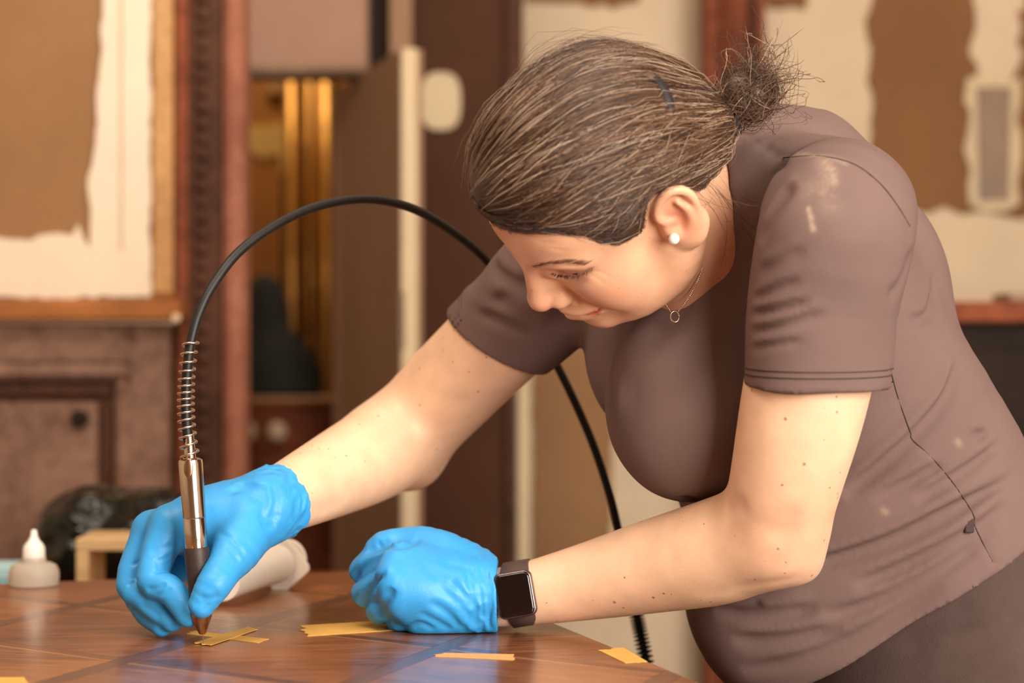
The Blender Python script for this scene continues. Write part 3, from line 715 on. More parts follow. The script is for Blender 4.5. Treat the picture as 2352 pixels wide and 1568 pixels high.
# lower bench behind the table with box, bag and blue box
bench = empty('back_bench', (-.9, 2.75, 0)); tag(bench, 'low wooden bench behind the table', 'bench'); BZ = .80
for k in range(4): at_origin(link('plank', box_me('plank', -1.75, -.12, 2.36 + k * .18, 2.535 + k * .18, BZ - .03, BZ, .003), M['red_wood']), bench)
for x in (-1.68, -.2):
    for y in (2.42, 3.0): at_origin(link('leg', box_me('leg', x - .03, x + .03, y - .03, y + .03, 0, BZ - .03, .004), M['red_wood']), bench)
M['pine'] = wood('pine', srgb(200, 160, 108), srgb(236, 202, 152), 0, .5, .1, 6, 10)
wb = empty('wooden_box', (0, 0, 0)); tag(wb, 'open pale pine box frame behind the drilling hand', 'box')
d = 2.42; w = .18; a = pt(174, 1236, d); zt = a[2]; x0 = a[0]; x1 = x0 + .20; y0 = d; dep = .10; th = .0155; wb.location = (x0 + .1, y0 + .05, BZ)
def bxo(name, *q): at_origin(link(name, box_me(name, *q, .0015), M['pine']), wb)
bxo('board', x0, x1, y0, y0 + dep, zt - th, zt); bxo('board', x0, x0 + th, y0, y0 + dep, BZ + th, zt - th); bxo('board', x1 - th, x1, y0, y0 + dep, BZ + th, zt - th); bxo('board', x0, x1, y0, y0 + dep, BZ, BZ + th)
M['bag'] = mat('black_plastic_film', srgb(16, 18, 13), rough=.13, var=.3, scale=10, bump=1.0, bscale=38, spec=.5)
bf = Field(); bc2 = pt(300, 1250, 2.72); bc2[2] = BZ + .078
bf.ell(bc2, (.12, .09, .078)); bf.ell(bc2 + [-.062, 0, .0], (.062, .08, .078), k=.03); bf.ell(bc2 + [.06, 0, -.005], (.07, .08, .072), k=.03)
nb1, nb2 = noise3(41, 34, 8), noise3(42, 80, 10)
nb3 = noise3(43, 190, 10)
bf.disp(lambda p: .010 * np.abs(nb1(p)) - .006 + .0050 * np.abs(nb2(p)) + .0022 * np.abs(nb3(p))); bf.plane((0, 0, BZ + .001), (0, 0, -1), bc2, .6)
V, Fq = bf.mesh('bag', .004, bc2 - .35, bc2 + .35); o = link('plastic_bag', mesh_np('plastic_bag', V, Fq), M['bag']); tag(o, 'crumpled glossy black plastic bag behind the bottle', 'bag')
M['blue'] = mat('pale_blue_card', srgb(150, 204, 216), rough=.6, var=.04)
M['blue_lid'] = mat('pale_blue_lid', srgb(176, 216, 222), rough=.6, var=.04)
cb = empty('blue_carton', (0, 0, 0)); tag(cb, 'pale blue carton at the left edge beside the bottle', 'carton'); a = pt(22, 1304, 2.40); cb.location = (a[0] - .06, 2.44, BZ)
at_origin(link('carton_body', box_me('carton_body', a[0] - .12, a[0], 2.40, 2.48, BZ, a[2] - .014, .001), M['blue']), cb); at_origin(link('lid', box_me('lid', a[0] - .1215, a[0] + .0015, 2.3985, 2.4815, a[2] - .014, a[2], .001), M['blue_lid']), cb)

# rotary handpiece with flexible shaft
hp_ = empty('flexible_shaft_drill', (0, 0, 0)); tag(hp_, 'steel rotary drill handpiece with black grip on a flexible black cable', 'drill')
d0 = (CZ - TZ) * FPX / (1479 - 784); tipb = pt(467, 1479, d0)            # bit meets the table
top = pt(437, 1052, d0 + .000); da = top - tipb; La = np.linalg.norm(da); da /= La; hp_.location = tuple(tipb)
ppm = FPX / d0; sy_ = lambda py: (1479 - py) / ppm / (da[2])
def part(name, prof, m, n=36): at_origin(link(name, lathe_me(name, tipb, da, prof, n), m), hp_)
part('drill_bit', [(.0002, .0002), (.002, .0004), (sy_(1450), .0004)], M['steel'], 10)
part('nose_cone', [(sy_(1456), .0022), (sy_(1454), .0030), (sy_(1418), .0086), (sy_(1412), .0092), (sy_(1398), .0095)], M['cone_steel'])
part('grip', [(sy_(1400), .0090), (sy_(1385), .0092), (sy_(1340), .0095), (sy_(1300), .0103), (sy_(1262), .0108), (sy_(1257), .0102)], M['grip'])
part('front_collar', [(sy_(1258), .0094), (sy_(1256), .0096), (sy_(1191), .0096), (sy_(1189), .0092)], M['steel'])
part('rear_sleeve', [(sy_(1189), .0092), (sy_(1187), .0098), (sy_(1062), .0103), (sy_(1056), .0100), (sy_(1053), .0080), (sy_(1051), .0062)], M['steel'])
nt_ = tipb + da * sy_(1073) + np.array([-.0005, -.0098, 0]); bm = bmesh.new(); bmesh.ops.create_uvsphere(bm, u_segments=20, v_segments=12, radius=1)
for v in bm.verts: v.co = Vector(nt_) + Vector((v.co.x * .0040, v.co.y * .0012, v.co.z * .0082))
m_ = bpy.data.meshes.new('release_button'); bm.to_mesh(m_); bm.free(); m_.polygons.foreach_set('use_smooth', [True] * len(m_.polygons)); at_origin(link('release_button', m_, M['cone_steel']), hp_)
cab = [(437, 1052, 0), (431, 1000, 0), (427, 940, .0), (428, 880, .0), (433, 820, .0), (440, 778, .002), (455, 725, .006), (486, 660, .014), (545, 582, .03), (625, 522, .055), (722, 476, .09), (832, 457, .13), (935, 474, .18), (1025, 522, .23), (1110, 590, .27), (1190, 690, .30), (1262, 808, .31), (1312, 905, .31), (1362, 1020, .31), (1400, 1135, .31), (1424, 1235, .31), (1450, 1350, .31)]
CP = catmull([pt(x, y, d0 + e) for x, y, e in cab], 8)
at_origin(link('cable', tube_me('cable', CP, .0042, 14), M['rubber']), hp_)
part('ferrule', [(sy_(1053), .0050), (sy_(1020), .0046), (sy_(1000), .0044)], M['steel'], 20)
# coil spring round the cable end
pth = catmull([pt(x, y, d0 + e) for x, y, e in cab[:6]], 60); s = np.r_[0, np.cumsum(np.linalg.norm(np.diff(pth, axis=0), axis=1))]
turns = 15; nn = turns * 22; tt = np.linspace(0, 1, nn); tw = np.clip(tt + .03 * np.sin(tt * 6.28) , 0, 1)
cen = np.stack([np.interp(tw * s[-1], s, pth[:, i]) for i in range(3)], 1); T, Af, Bf = frames(cen); ph = tt * turns * 2 * math.pi
R_ = np.interp(tt, [0, .1, .3, 1], [.0078, .0070, .0068, .0062])
H_ = cen + (np.cos(ph)[:, None] * Af + np.sin(ph)[:, None] * Bf) * R_[:, None]
at_origin(link('spring', tube_me('spring', H_, .0011, 8), M['spring']), hp_)
# ribbed end of the cable hanging beside the table
rp_ = catmull([pt(1450, 1340, d0 + .31), pt(1462, 1410, d0 + .31), pt(1472, 1460, d0 + .31), pt(1486, 1530, d0 + .31), pt(1500, 1640, d0 + .31)], 60)
at_origin(link('ribbed_sheath', tube_me('ribbed_sheath', rp_, .0058 + .0026 * np.sin(np.arange(len(rp_)) * 2 * math.pi / 9), 14), M['rubber']), hp_)
tick('objects')
# ================================================================== the person
HR = np.array([[-0.6775, 0.5216, -0.5186], [0.014, -0.6958, -0.7181], [-0.7354, -0.4938, 0.4641]])   # head axes: forward, left, up
HT = np.array([0.088, 1.647, 1.285])
def hd(x, y, z): return HR @ np.array([x, y, z], float) + HT
def hl(P): return (np.asarray(P) - HT) @ HR
LAT = np.array([.75, -.63, .185]); LAT /= np.linalg.norm(LAT)          # her left
UPV = np.array([-.45, 0, .893]); FRO = np.cross(LAT, UPV); FRO /= np.linalg.norm(FRO)

# ---- joints
sh_l = pt(1925, 515, 1.60); el_l = pt(1775, 1225, 1.66); wr_l = pt(1195, 1366, 1.765)
sh_r = pt(1290, 640, 1.85); el_r = pt(925, 1005, 1.985); wr_r = pt(625, 1157, 1.765)

body = Field()
# skull and face in head coordinates
def E(c, r, **kw):
    R = kw.pop('R', None); R = HR if R is None else HR @ np.array(R); body.ell(hd(*c), r, R=R, **kw)
def Cn(P, r, **kw): body.chain([hd(*q) for q in P], r, **kw)
def rotz(a): c, s = math.cos(a), math.sin(a); return [[c, -s, 0], [s, c, 0], [0, 0, 1]]
def roty(a): c, s = math.cos(a), math.sin(a); return [[c, 0, s], [0, 1, 0], [-s, 0, c]]
E((.000, 0, .043), (.086, .071, .080))
E((.049, 0, .046), (.048, .058, .052), k=.03)
E((.036, 0, -.020), (.053, .052, .072), k=.03)
for s in (1, -1):
    Cn([(.004, s * .056, -.030), (.018, s * .053, -.060), (.055, s * .034, -.079), (.080, s * .012, -.084)], [.014, .014, .013, .012], k=.022)
    E((.055, s * .034, -.018), (.027, .019, .026), k=.025)
    E((.046, s * .035, -.044), (.027, .018, .027), k=.03)
    Cn([(.088, s * .010, .028), (.080, s * .032, .033), (.066, s * .048, .026)], [.0085, .0085, .008], k=.014)
E((.084, 0, -.082), (.0135, .015, .0125), k=.014)
E((.082, 0, -.054), (.0215, .027, .026), k=.015)
for s in (1, -1):
    E((.094, s * .032, .012), (.014, .0175, .0095), op='s', k=.014)
    E((.068, s * .0340, .0135), (.0152, .0155, .0140), k=.003)
# nose
Cn([(.092, 0, .022), (.102, 0, .002), (.111, 0, -.019)], [.0075, .0078, .0092], k=.012)
E((.093, 0, -.018), (.015, .013, .020), k=.008)
E((.1115, 0, -.0245), (.0112, .0108, .0102), k=.007)
for s in (1, -1):
    E((.0985, s * .0125, -.029), (.0115, .0072, .0088), k=.005)
    E((.1035, s * .0065, -.0385), (.0048, .0034, .004), op='s', k=.003)
    Cn([(.0925, s * .020, -.024), (.0905, s * .0215, -.033), (.092, s * .017, -.0395)], [.002, .0022, .002], op='s', k=.006)
    Cn([(.090, s * .023, -.036), (.085, s * .033, -.047), (.078, s * .040, -.060)], [.0012, .0012, .0008], op='s', k=.008)
# lips
for s in (1, -1):
    Cn([(.1035, s * .0035, -.0495), (.0985, s * .014, -.0508), (.086, s * .0275, -.0530)], [.0052, .0048, .003], k=.004)
    Cn([(.1015, 0, -.0615), (.0965, s * .012, -.0610), (.085, s * .026, -.0555)], [.0064, .0056, .003], k=.004)
    Cn([(.1085, 0, -.0556), (.1025, s * .013, -.0550), (.085, s * .0300, -.0535)], [.0013, .0014, .0018], op='s', k=.0025)
for s in (1, -1): E((.0865, s * .0170, .0075), (.0085, .0080, .0085), k=.008)
# ears
ea = math.radians(28)
for s in (1, -1):
    eo = np.array([-.008, s * .0735, .000])
    eu = np.array([math.cos(ea), -s * math.sin(ea) * .8, 0]); eu /= np.linalg.norm(eu)      # forward in the ear plane
    ev = np.array([-.16, s * .05, 1]); ev /= np.linalg.norm(ev); en = np.cross(eu, ev) * s * -1
    en = en / np.linalg.norm(en)
    if en[1] * s < 0: en = -en
    q = lambda u, v, w=0: tuple(eo + eu * u + ev * v + en * w)
    Re = np.stack([eu, ev, en], 1)
    E(q(-.004, .003, .000), (.017, .029, .0045), k=.004, R=Re)
    E(q(-.003, -.022, .002), (.0085, .0095, .0045), k=.006, R=Re)
    E(q(-.001, .000, .0075), (.0095, .017, .0065), op='s', k=.004, R=Re)
    E(q(-.006, .017, .0085), (.0095, .0095, .0065), op='s', k=.004, R=Re)
    Cn([q(.004, .004, .0035), q(.011, .010, .004), q(.0125, .020, .004), q(.006, .030, .0035), q(-.005, .034, .003), q(-.015, .028, .003), q(-.0195, .014, .003), q(-.018, -.002, .003), q(-.012, -.016, .003), q(-.006, -.024, .003)],
       [.0022, .0032, .0036, .0038, .0040, .0040, .0038, .0034, .0030, .003], k=.003)
    Cn([q(-.007, .020, .004), q(-.0115, .008, .005), q(-.011, -.004, .005), q(-.005, -.013, .004), q(.003, -.015, .003)], [.0022, .003, .003, .003, .0025], k=.003)
    Cn([q(.010, .003, .003), q(.0085, -.005, .005), q(.006, -.011, .003)], [.003, .0042, .003], k=.003)
EAR_LOBE = hd(*(np.array([-.008, .0735, 0]) + np.array([-.001, .006, -.0235])))
# neck and the core under the shirt
t1 = pt(1700, 385, 1.78)
body.loft([hd(-.012, 0, -.02), hd(-.024, 0, -.055), t1 * .5 + hd(-.025, 0, -.07) * .5 + np.array([0, 0, -.012]), t1, t1 - UPV * .05], [.047, .047, .047, .045, .05], [.049, .051, .050, .046, .05], LAT, k=.022)
for s in (1, -1): Cn([(-.012, s * .058, -.018), (.020, s * .030, -.10), (.05, s * .012, -.150)], [.013, .013, .012], k=.03)
ch = (sh_l + sh_r) / 2 + FRO * -.045
body.chain([t1 - UPV * .03, ch, pt(1790, 760, 1.80), pt(1980, 1190, 1.83), pt(2140, 1520, 1.84)], [.045, .075, .075, .075, .08], k=.03)
# arms
body.chain([ch + LAT * .10, sh_l, pt(1855, 880, 1.615), pt(1808, 1090, 1.635), el_l], [.045, .052, .0515, .0465, .0430], k=.02, sub=8)
body.chain([el_l + np.array([0, 0, .004]), pt(1660, 1262, 1.690), pt(1500, 1300, 1.725), pt(1340, 1337, 1.752), wr_l, pt(1120, 1372, 1.765)], [.0430, .0455, .0405, .0335, .0275, .026], k=.016, sub=7)
body.ell(pt(1824, 1280, 1.668), (.016, .02, .015), k=.020)
body.ell(pt(1844, 1300, 1.670), (.010, .013, .008), k=.016)
body.chain([ch - LAT * .10, sh_r, pt(1120, 805, 1.92), pt(1010, 915, 1.96), el_r], [.045, .050, .0485, .0475, .0455], k=.02, sub=7)
body.chain([el_r, pt(850, 1048, 1.93), pt(740, 1103, 1.85), wr_r, pt(585, 1172, 1.752)], [.0455, .0450, .0375, .0285, .022], k=.016, sub=7)
body.ell(pt(945, 1062, 2.0), (.02, .02, .02), k=.03)
body.ell(pt(905, 985, 1.95), (.03, .02, .02), k=.03)
# skin folds: left inner elbow, right wrist, neck
LASH = [(1268, 626), (1290, 631), (1315, 632), (1342, 625), (1362, 613)]
sk = [([(1830, 1165), (1815, 1205), (1770, 1240)], .0025, .006), ([(1712, 1150), (1690, 1165), (1660, 1180)], .002, .006),
      ([(1840, 1318), (1740, 1342), (1600, 1370)], .0015, .005), ([(650, 1168), (730, 1166), (800, 1150)], .002, .006), ([(1000, 880), (960, 935), (930, 985)], .0015, .012),
      (LASH, .0018, .0022), ([(1240, 616), (1275, 611), (1315, 611), (1350, 606)], .0010, .0022), ([(1285, 652), (1320, 652), (1352, 640)], .0006, .003),
      ([(1150, 560), (1190, 556), (1240, 556), (1300, 562)], .0004, .0018), ([(1160, 576), (1210, 570), (1270, 572), (1310, 578)], .0004, .0018),
      ([(1362, 622), (1385, 628), (1400, 640)], .0005, .0018), ([(1358, 630), (1378, 642), (1388, 655)], .0005, .0018)]
body0 = Field(); body0.ops = list(body.ops)
for P, (q, a, w) in zip(body0.trs([x[0] for x in sk]), sk): body.crease(P, a, w)
tick('body fields')
V, Fq = body.mesh('person', .0018, (-.33, 1.40, .80), (.55, 2.12, 1.48))
V = relax(V, Fq, .6 * np.clip((np.linalg.norm(V - HT, axis=1) - .16) / .03, 0, 1), 22)
tick('body')
me = mesh_np('person', V, Fq)
# skin colour by where on the body: lips, cheeks, nose, ears, elbow
tint = np.empty((len(V), 4)); base = np.array(srgb(240, 198, 166)[:3]); tint[:, :3] = base; tint[:, 3] = .75
Hl = hl(V); inhead = np.linalg.norm(Hl, axis=1) < .17
def blob(c, r, col, a, both=True):
    for s in ((1, -1) if both else (1,)):
        d = np.linalg.norm((Hl - np.array([c[0], s * c[1], c[2]])) / np.array(r), axis=1); w = a * np.exp(-d ** 2) * inhead
        tint[:, :3] = tint[:, :3] * (1 - w[:, None]) + np.array(col[:3]) * w[:, None]
tint[inhead, 3] = .22; tint[inhead, :3] = np.array(srgb(236, 184, 150)[:3])
red = srgb(205, 118, 92)
blob((.065, .042, -.028), (.022, .02, .02), red, .45); blob((.115, 0, -.028), (.014, .014, .012), srgb(208, 120, 96), .6, False)
blob((-.008, .080, .004), (.012, .014, .020), srgb(206, 112, 84), .65)
blob((.085, 0, -.088), (.016, .02, .014), srgb(208, 130, 100), .5, False)
blob((.083, .034, .012), (.008, .017, .006), srgb(176, 108, 84), .5)
w = np.zeros(len(V))
for a, b, r in (((.1045, 0, -.0502), (.088, .0265, -.0532), .0050), ((.103, 0, -.0612), (.087, .0255, -.0555), .0058)):
    a = np.array(a); b = np.array(b); P = Hl.copy(); P[:, 1] = np.abs(P[:, 1]); ab = b - a
    t = np.clip((P - a) @ ab / (ab @ ab), 0, 1); d = np.linalg.norm(P - a - t[:, None] * ab, axis=1); w = np.maximum(w, np.clip((r - d) / .0015, 0, 1))
tint[:, :3] = tint[:, :3] * (1 - .75 * w[:, None]) + np.array(srgb(196, 92, 76)[:3]) * .75 * w[:, None]
for c, r, col, a in ((pt(1840, 1250, 1.6), .05, srgb(226, 150, 118), .4), (pt(1700, 1000, 1.55), .02, srgb(226, 150, 118), .3), (hd(-.01, .04, -.09), .05, srgb(214, 142, 104), .5)):
    w = a * np.exp(-(np.linalg.norm(V - c, axis=1) / r) ** 2); tint[:, :3] = tint[:, :3] * (1 - w[:, None]) + np.array(col[:3]) * w[:, None]
ca = me.color_attributes.new('tint', 'FLOAT_COLOR', 'POINT'); ca.data.foreach_set('color', tint.astype(f32).ravel())
person = link('person', me, M['skin'])
tag(person, 'person in grey-brown t-shirt and blue gloves leaning over the table with a drill', 'person')

# ---- eyes (mostly hidden under lowered lids)
for s in (1, -1):
    bm = bmesh.new(); bmesh.ops.create_uvsphere(bm, u_segments=24, v_segments=16, radius=.0138)
    for v in bm.verts: v.co = Vector(hd(.0687, s * .0340, .0128)) + v.co
    e = bpy.data.meshes.new('eyeball'); bm.to_mesh(e); bm.free(); e.polygons.foreach_set('use_smooth', [True] * len(e.polygons))
    link('eyeball', e, M['eye'], person)

# ---- t-shirt
shirt = Field()
shirt.loft([pt(2115, 1490, 1.84), pt(2070, 1385, 1.838), pt(1985, 1190, 1.83), pt(1868, 940, 1.815), pt(1760, 720, 1.795), pt(1705, 570, 1.785), pt(1700, 470, 1.782), pt(1695, 400, 1.783)],
           [.180, .178, .170, .160, .150, .140, .110, .068], [.136, .134, .124, .110, .104, .098, .084, .066], LAT, sub=4)
shirt.chain([pt(1725, 320, 1.79), pt(1775, 305, 1.80), pt(1850, 340, 1.80)], [.022, .022, .03], k=.03)
shirt.ell(pt(1850, 460, 1.80), (.075, .07, .065), k=.05)            # upper back
shirt.ell(pt(1582, 925, 1.735), (.073, .070, .087), k=.045)          # bust
shirt.ell(pt(1525, 805, 1.83), (.070, .066, .082), k=.05)
shirt.ell(pt(2060, 660, 1.80), (.045, .05, .075), k=.04)
shirt.ell(pt(1835, 1370, 1.80), (.10, .08, .10), k=.06)             # belly
# shoulders to sleeves
sl = Field()
hem_l = pt(1871, 892, 1.612); ax_l = hem_l - sh_l; ax_l = ax_l / np.linalg.norm(ax_l)
sl.chain([ch + LAT * .07 + UPV * .02, ch + LAT * .125, sh_l + np.array([0, 0, -.002]), pt(1890, 700, 1.605), hem_l, hem_l + ax_l * .06], [.060, .060, .0630, .0610, .0598, .0598], k=0, sub=4)
sl.plane(hem_l, (0.0, 0.05, -1), hem_l, .3)
shirt.sub(sl, (ch + hem_l) / 2, .32, 'u', .018)
sr = Field()
hem_r = pt(1141, 780, 1.915); ax_r = hem_r - sh_r; ax_r /= np.linalg.norm(ax_r)
hn = np.array([-.46, .30, -.84])
sr.chain([ch - LAT * .07, ch - LAT * .12, sh_r, pt(1200, 725, 1.89), hem_r, hem_r + ax_r * .08], [.055, .056, .0585, .0565, .0550, .0550], k=0, sub=4)
sr.plane(hem_r, hn, hem_r, .3)
sr.chain([hem_r - ax_r * .010, hem_r + ax_r * .09], [.0505, .0510], op='s', k=.001, sub=1)
shirt.sub(sr, (ch + hem_r) / 2, .32, 'u', .018)
# bottom hem: cut; hollow neck opening
hemo = pt(2095, 1455, 1.66); hemn = np.array([.46, -.05, -.70])
shirt.plane(hemo, hemn, hemo, 1.0)
neckc = hd(-.022, 0, -.085)
shirt.loft([hd(-.010, 0, -.02), hd(-.024, 0, -.055), t1 * .5 + hd(-.025, 0, -.07) * .5 + np.array([0, 0, -.012]), t1 - FRO * .006], [.049, .049, .0490, .047], [.051, .053, .0525, .048], LAT, op='s', k=.004)
shirt.ell(hd(.012, 0, -.085), (.050, .050, .042), R=HR, op='s', k=.008)
folds = [  # (photo polyline, depth, width)
    ([(1830, 420), (1780, 480), (1745, 560)], .004, .010),
    ([(1722, 724), (1785, 712), (1865, 690)], .0030, .006), ([(1720, 764), (1800, 747), (1900, 716)], .0028, .006), ([(1720, 802), (1780, 792), (1850, 780)], .0022, .005),
    ([(1728, 690), (1775, 668), (1840, 640)], .0025, .006), ([(1742, 630), (1795, 600), (1850, 570)], .002, .007),
    ([(2060, 740), (2110, 735), (2140, 700), (2150, 640)], .004, .008), ([(2040, 690), (2075, 640), (2095, 560)], .004, .010),
    ([(2192, 830), (2180, 900), (2110, 990), (2010, 1080), (1935, 1140)], .0055, .011), ([(2330, 900), (2250, 1000), (2140, 1080), (2000, 1150)], .003, .010),
    ([(2300, 1010), (2200, 1090), (2100, 1150)], .003, .009), ([(1845, 1300), (1930, 1280), (2060, 1235), (2190, 1170), (2330, 1090)], .0060, .011),
    ([(1960, 1348), (2080, 1300), (2200, 1240), (2320, 1150)], .004, .011), ([(1880, 1420), (2020, 1380), (2160, 1310), (2290, 1210)], .0035, .012),
    ([(1560, 1140), (1620, 1152), (1665, 1160)], .006, .008), ([(1640, 1400), (1760, 1415), (1880, 1395)], .003, .012), ([(1680, 1470), (1800, 1470), (1940, 1440)], .003, .012),
    ([(1700, 1540), (1850, 1510), (2010, 1440), (2170, 1340)], .003, .012),
    ([(1420, 905), (1480, 900), (1560, 860), (1640, 770)], .003, .020), ([(1640, 480), (1620, 580), (1560, 700), (1480, 800)], .003, .014),
    ([(1700, 420), (1690, 540), (1650, 660)], .003, .012), ([(1745, 330), (1790, 360), (1812, 400)], .003, .008),
    ([(1080, 640), (1150, 690), (1240, 730)], .003, .009), ([(1060, 670), (1130, 730), (1230, 770)], .003, .008), ([(1130, 600), (1180, 650), (1260, 680)], .003, .009),
    ([(1200, 620), (1260, 690), (1300, 760)], .004, .010)]
shirt0 = Field(); shirt0.ops = list(shirt.ops)
fl = [(P, a, w) for P, (q, a, w) in zip(shirt0.trs([x[0] for x in folds]), folds)]
tick('shirt trace')
for i, (P, a, w) in enumerate(fl):
    a *= 1.2 if i < 8 else (1.7 if i < 18 else 1.2); w *= .75 if i < 8 else (.6 if i < 18 else .85); shirt.crease(P, a, w); shirt.crease(P + np.array([0, 0, .6 * w]) + np.array([-.4 * w, 0, .8 * w]), -a * .55, w * .9)
seams = [[(1690, 300), (1745, 335), (1800, 365)], [(1775, 400), (1760, 440), (1735, 520), (1722, 600)], [(1800, 362), (1880, 358), (1960, 376), (2020, 420), (2060, 470), (2090, 520)],
         [(2045, 850), (2065, 920), (2090, 990), (2096, 1010), (2140, 1050), (2190, 1110), (2235, 1180), (2240, 1210), (2280, 1290)]]
sm = shirt0.trs(seams)
for P in sm: shirt.crease(P, .0016, .0022, taper=False)
n1 = noise3(3, 38, 7); n2 = noise3(5, 95, 7)
shirt.disp(lambda p: .0013 * n1(p) + .0005 * n2(p))
V, Fq = shirt.mesh('shirt', .0027, (-.10, 1.36, .72), (.62, 2.10, 1.46))
tick('shirt')
me = mesh_np('t_shirt', V, Fq); dust = np.zeros((len(V), 4)); dust[:, 3] = 1
def segd(A, B): ab = B - A; t = np.clip((V - A) @ ab / (ab @ ab), 0, 1); return np.linalg.norm(V - A - t[:, None] * ab, axis=1)
marks = ((0, [(1895, 372), (1912, 395), (1914, 420)], .004, .6), (0, [(1885, 368), (1898, 400), (1890, 440)], .006, .35), (0, [(1800, 361), (1840, 358), (1900, 360), (1940, 372)], .004, .45), (0, [(1850, 440), (1890, 430), (1905, 470)], .009, .22),
                     (0, [(1858, 480), (1864, 505), (1868, 528)], .0022, .9), (0, [(2030, 1172), (2034, 1174)], .003, .7), (0, [(2200, 1015), (2203, 1018)], .003, .5), (1, [(1745, 1384), (1748, 1388)], .0035, .8))
for (ch_, P, w, a), Q in zip(marks, shirt0.trs([x[1] for x in marks])):
    Q = catmull(Q, 3)
    for A_, B_ in zip(Q, Q[1:]): dust[:, ch_] = np.maximum(dust[:, ch_], a * np.exp(-(segd(A_, B_) / w) ** 2))
ca = me.color_attributes.new('dust', 'FLOAT_COLOR', 'POINT'); ca.data.foreach_set('color', dust.astype(f32).ravel())
shirt_o = link('t_shirt', me, M['shirt'], person); shirt_o['label'] = 'grey-brown short-sleeved t-shirt'
# stitched hems and seams as fine thread lines
def ring_pts(fld, c, n, r, off, m=72):
    n = np.array(n, float) / np.linalg.norm(n); u = np.cross(n, [0, 1, 0]); u /= np.linalg.norm(u); v = np.cross(n, u)
    o = np.array(c) - n * off
    t = np.linspace(0, 2 * math.pi, m + 1); D = np.cos(t)[:, None] * u + np.sin(t)[:, None] * v; ts = np.linspace(r * .8, r * 1.12, 60)
    val = fld.ev((o + D[:, None] * ts[None, :, None]).astype(f32)); i = np.where((val > 0).any(1), np.argmax(val > 0, 1), 0)
    return o + D * (ts[i] + .0001)[:, None]
hp = [(hem_l, (0, .05, -1), .0585, .012), (hem_l, (0, .05, -1), .0585, .017)]
for c, n, r, off in hp: link('stitching', tube_me('stitching', ring_pts(shirt, c, n, r, off), .0006, 4), M['shirt_thread'], shirt_o)
for P in shirt.trs([catmull(np.array(q, float), 8) for q in seams[2:]]): link('seam', tube_me('seam', P + np.array([0, -.0001, 0]), .0006, 4), M['shirt_thread'], shirt_o)
# small sewn tag near the hip seam
P = shirt.trp([(2226, 1207)])[0]; lab = link('sewn_tag', box_me('sewn_tag', P[0] - .004, P[0] + .004, P[1] - .0022, P[1] + .001, P[2] - .006, P[2] + .006, .001), M['shirt_thread'], shirt_o)

# ---- trousers and shoes (below the frame she stands on the floor)
tro = Field()
hipc = pt(2175, 1570, 1.84)
tro.loft([pt(2050, 1340, 1.835), pt(2105, 1430, 1.84), hipc, hipc + np.array([.03, 0, -.06])], [.15, .160, .170, .17], [.105, .118, .128, .13], LAT, k=.02)
for s in (1, -1):
    hj = hipc + LAT * s * .085 + np.array([.03, 0, -.04])
    tro.chain([hj, np.array([hj[0] + .03, hj[1], .50]), np.array([hj[0] + .05, hj[1], .10]), np.array([hj[0] + .05, hj[1], .05])], [.092, .068, .052, .055], k=.04)
tro.crease(tro.trp([(2352, 1452), (2250, 1455), (2150, 1470), (2060, 1500)]), .003, .005)
tro.crease(tro.trp([(2352, 1400), (2270, 1440), (2180, 1465)]), .003, .008)
tro.disp(lambda p: .001 * n1(p))
V, Fq = tro.mesh('trousers', .005, (-.05, 1.2, -.02), (.85, 2.2, 1.2))
tr_o = link('trousers', mesh_np('trousers', V, Fq), M['trousers'], person); tr_o['label'] = 'dark grey-brown work trousers'
for s in (1, -1):
    hj = hipc + LAT * s * .085; b = np.array([hj[0] + .08, hj[1], 0]); fd = FRO * np.array([1, 1, 0]); fd /= np.linalg.norm(fd)
    sf = Field(); sf.chain([b - fd * .05 + [0, 0, .045], b + fd * .05 + [0, 0, .045], b + fd * .16 + [0, 0, .03]], [.042, .04, .028], k=.02)
    sf.plane((0, 0, .001), (0, 0, -1), b, 1.)
    V, Fq = sf.mesh('shoe', .006, b - .3, b + .3); link('shoe', mesh_np('shoe', V, Fq), M['shoe'], person)
# ---- gloves
def glove(name, fld, lo, hi, label):
    V, Fq = fld.mesh(name, .0014, lo, hi); tick(name)
    o = link(name, mesh_np(name, V, Fq), M['glove'], person); o['label'] = label; return o
gr = Field()
W = pt(604, 1165, 1.752)
idx = [pt(392, 1207, 1.732), pt(350, 1330, 1.713), pt(402, 1364, 1.698), pt(430, 1414, 1.690)]
mid = [pt(350, 1218, 1.752), pt(302, 1342, 1.735), pt(352, 1390, 1.718), pt(394, 1424, 1.708)]
rin = [pt(345, 1240, 1.780), pt(314, 1362, 1.758), pt(338, 1408, 1.735), pt(371, 1438, 1.718)]
pin = [pt(365, 1262, 1.800), pt(338, 1360, 1.785), pt(368, 1400, 1.765), pt(402, 1420, 1.750)]
for m, r in ((idx, .0185), (mid, .0175), (rin, .0165), (pin, .0150)):
    gr.chain([W, W * .5 + m[0] * .5, m[0]], [.027, .023, r], k=.012, sub=2)
gr.ell(pt(500, 1200, 1.745), (.034, .026, .026), k=.02)
for m, r in ((idx, (.0185, .0142, .0122, .0095)), (mid, (.0172, .0138, .0122, .0100)), (rin, (.016, .0125, .0112, .0092)), (pin, (.014, .0112, .0102, .009))):
    mids = [m[0], m[0] * .5 + m[1] * .5 + np.array([-.002, 0, .001]), m[1], m[1] * .5 + m[2] * .5, m[2], m[3]]
    rr = [r[0], (r[0] + r[1]) / 2 * .95, r[1], (r[1] + r[2]) / 2 * .98, r[2], r[3]]
    gr.chain(mids, rr, k=.004, sub=2)
gr.chain([pt(580, 1192, 1.742), pt(545, 1258, 1.706), pt(518, 1303, 1.686), pt(490, 1343, 1.672), pt(464, 1388, 1.670)], [.026, .0215, .0160, .0146, .0115], k=.012, sub=3)
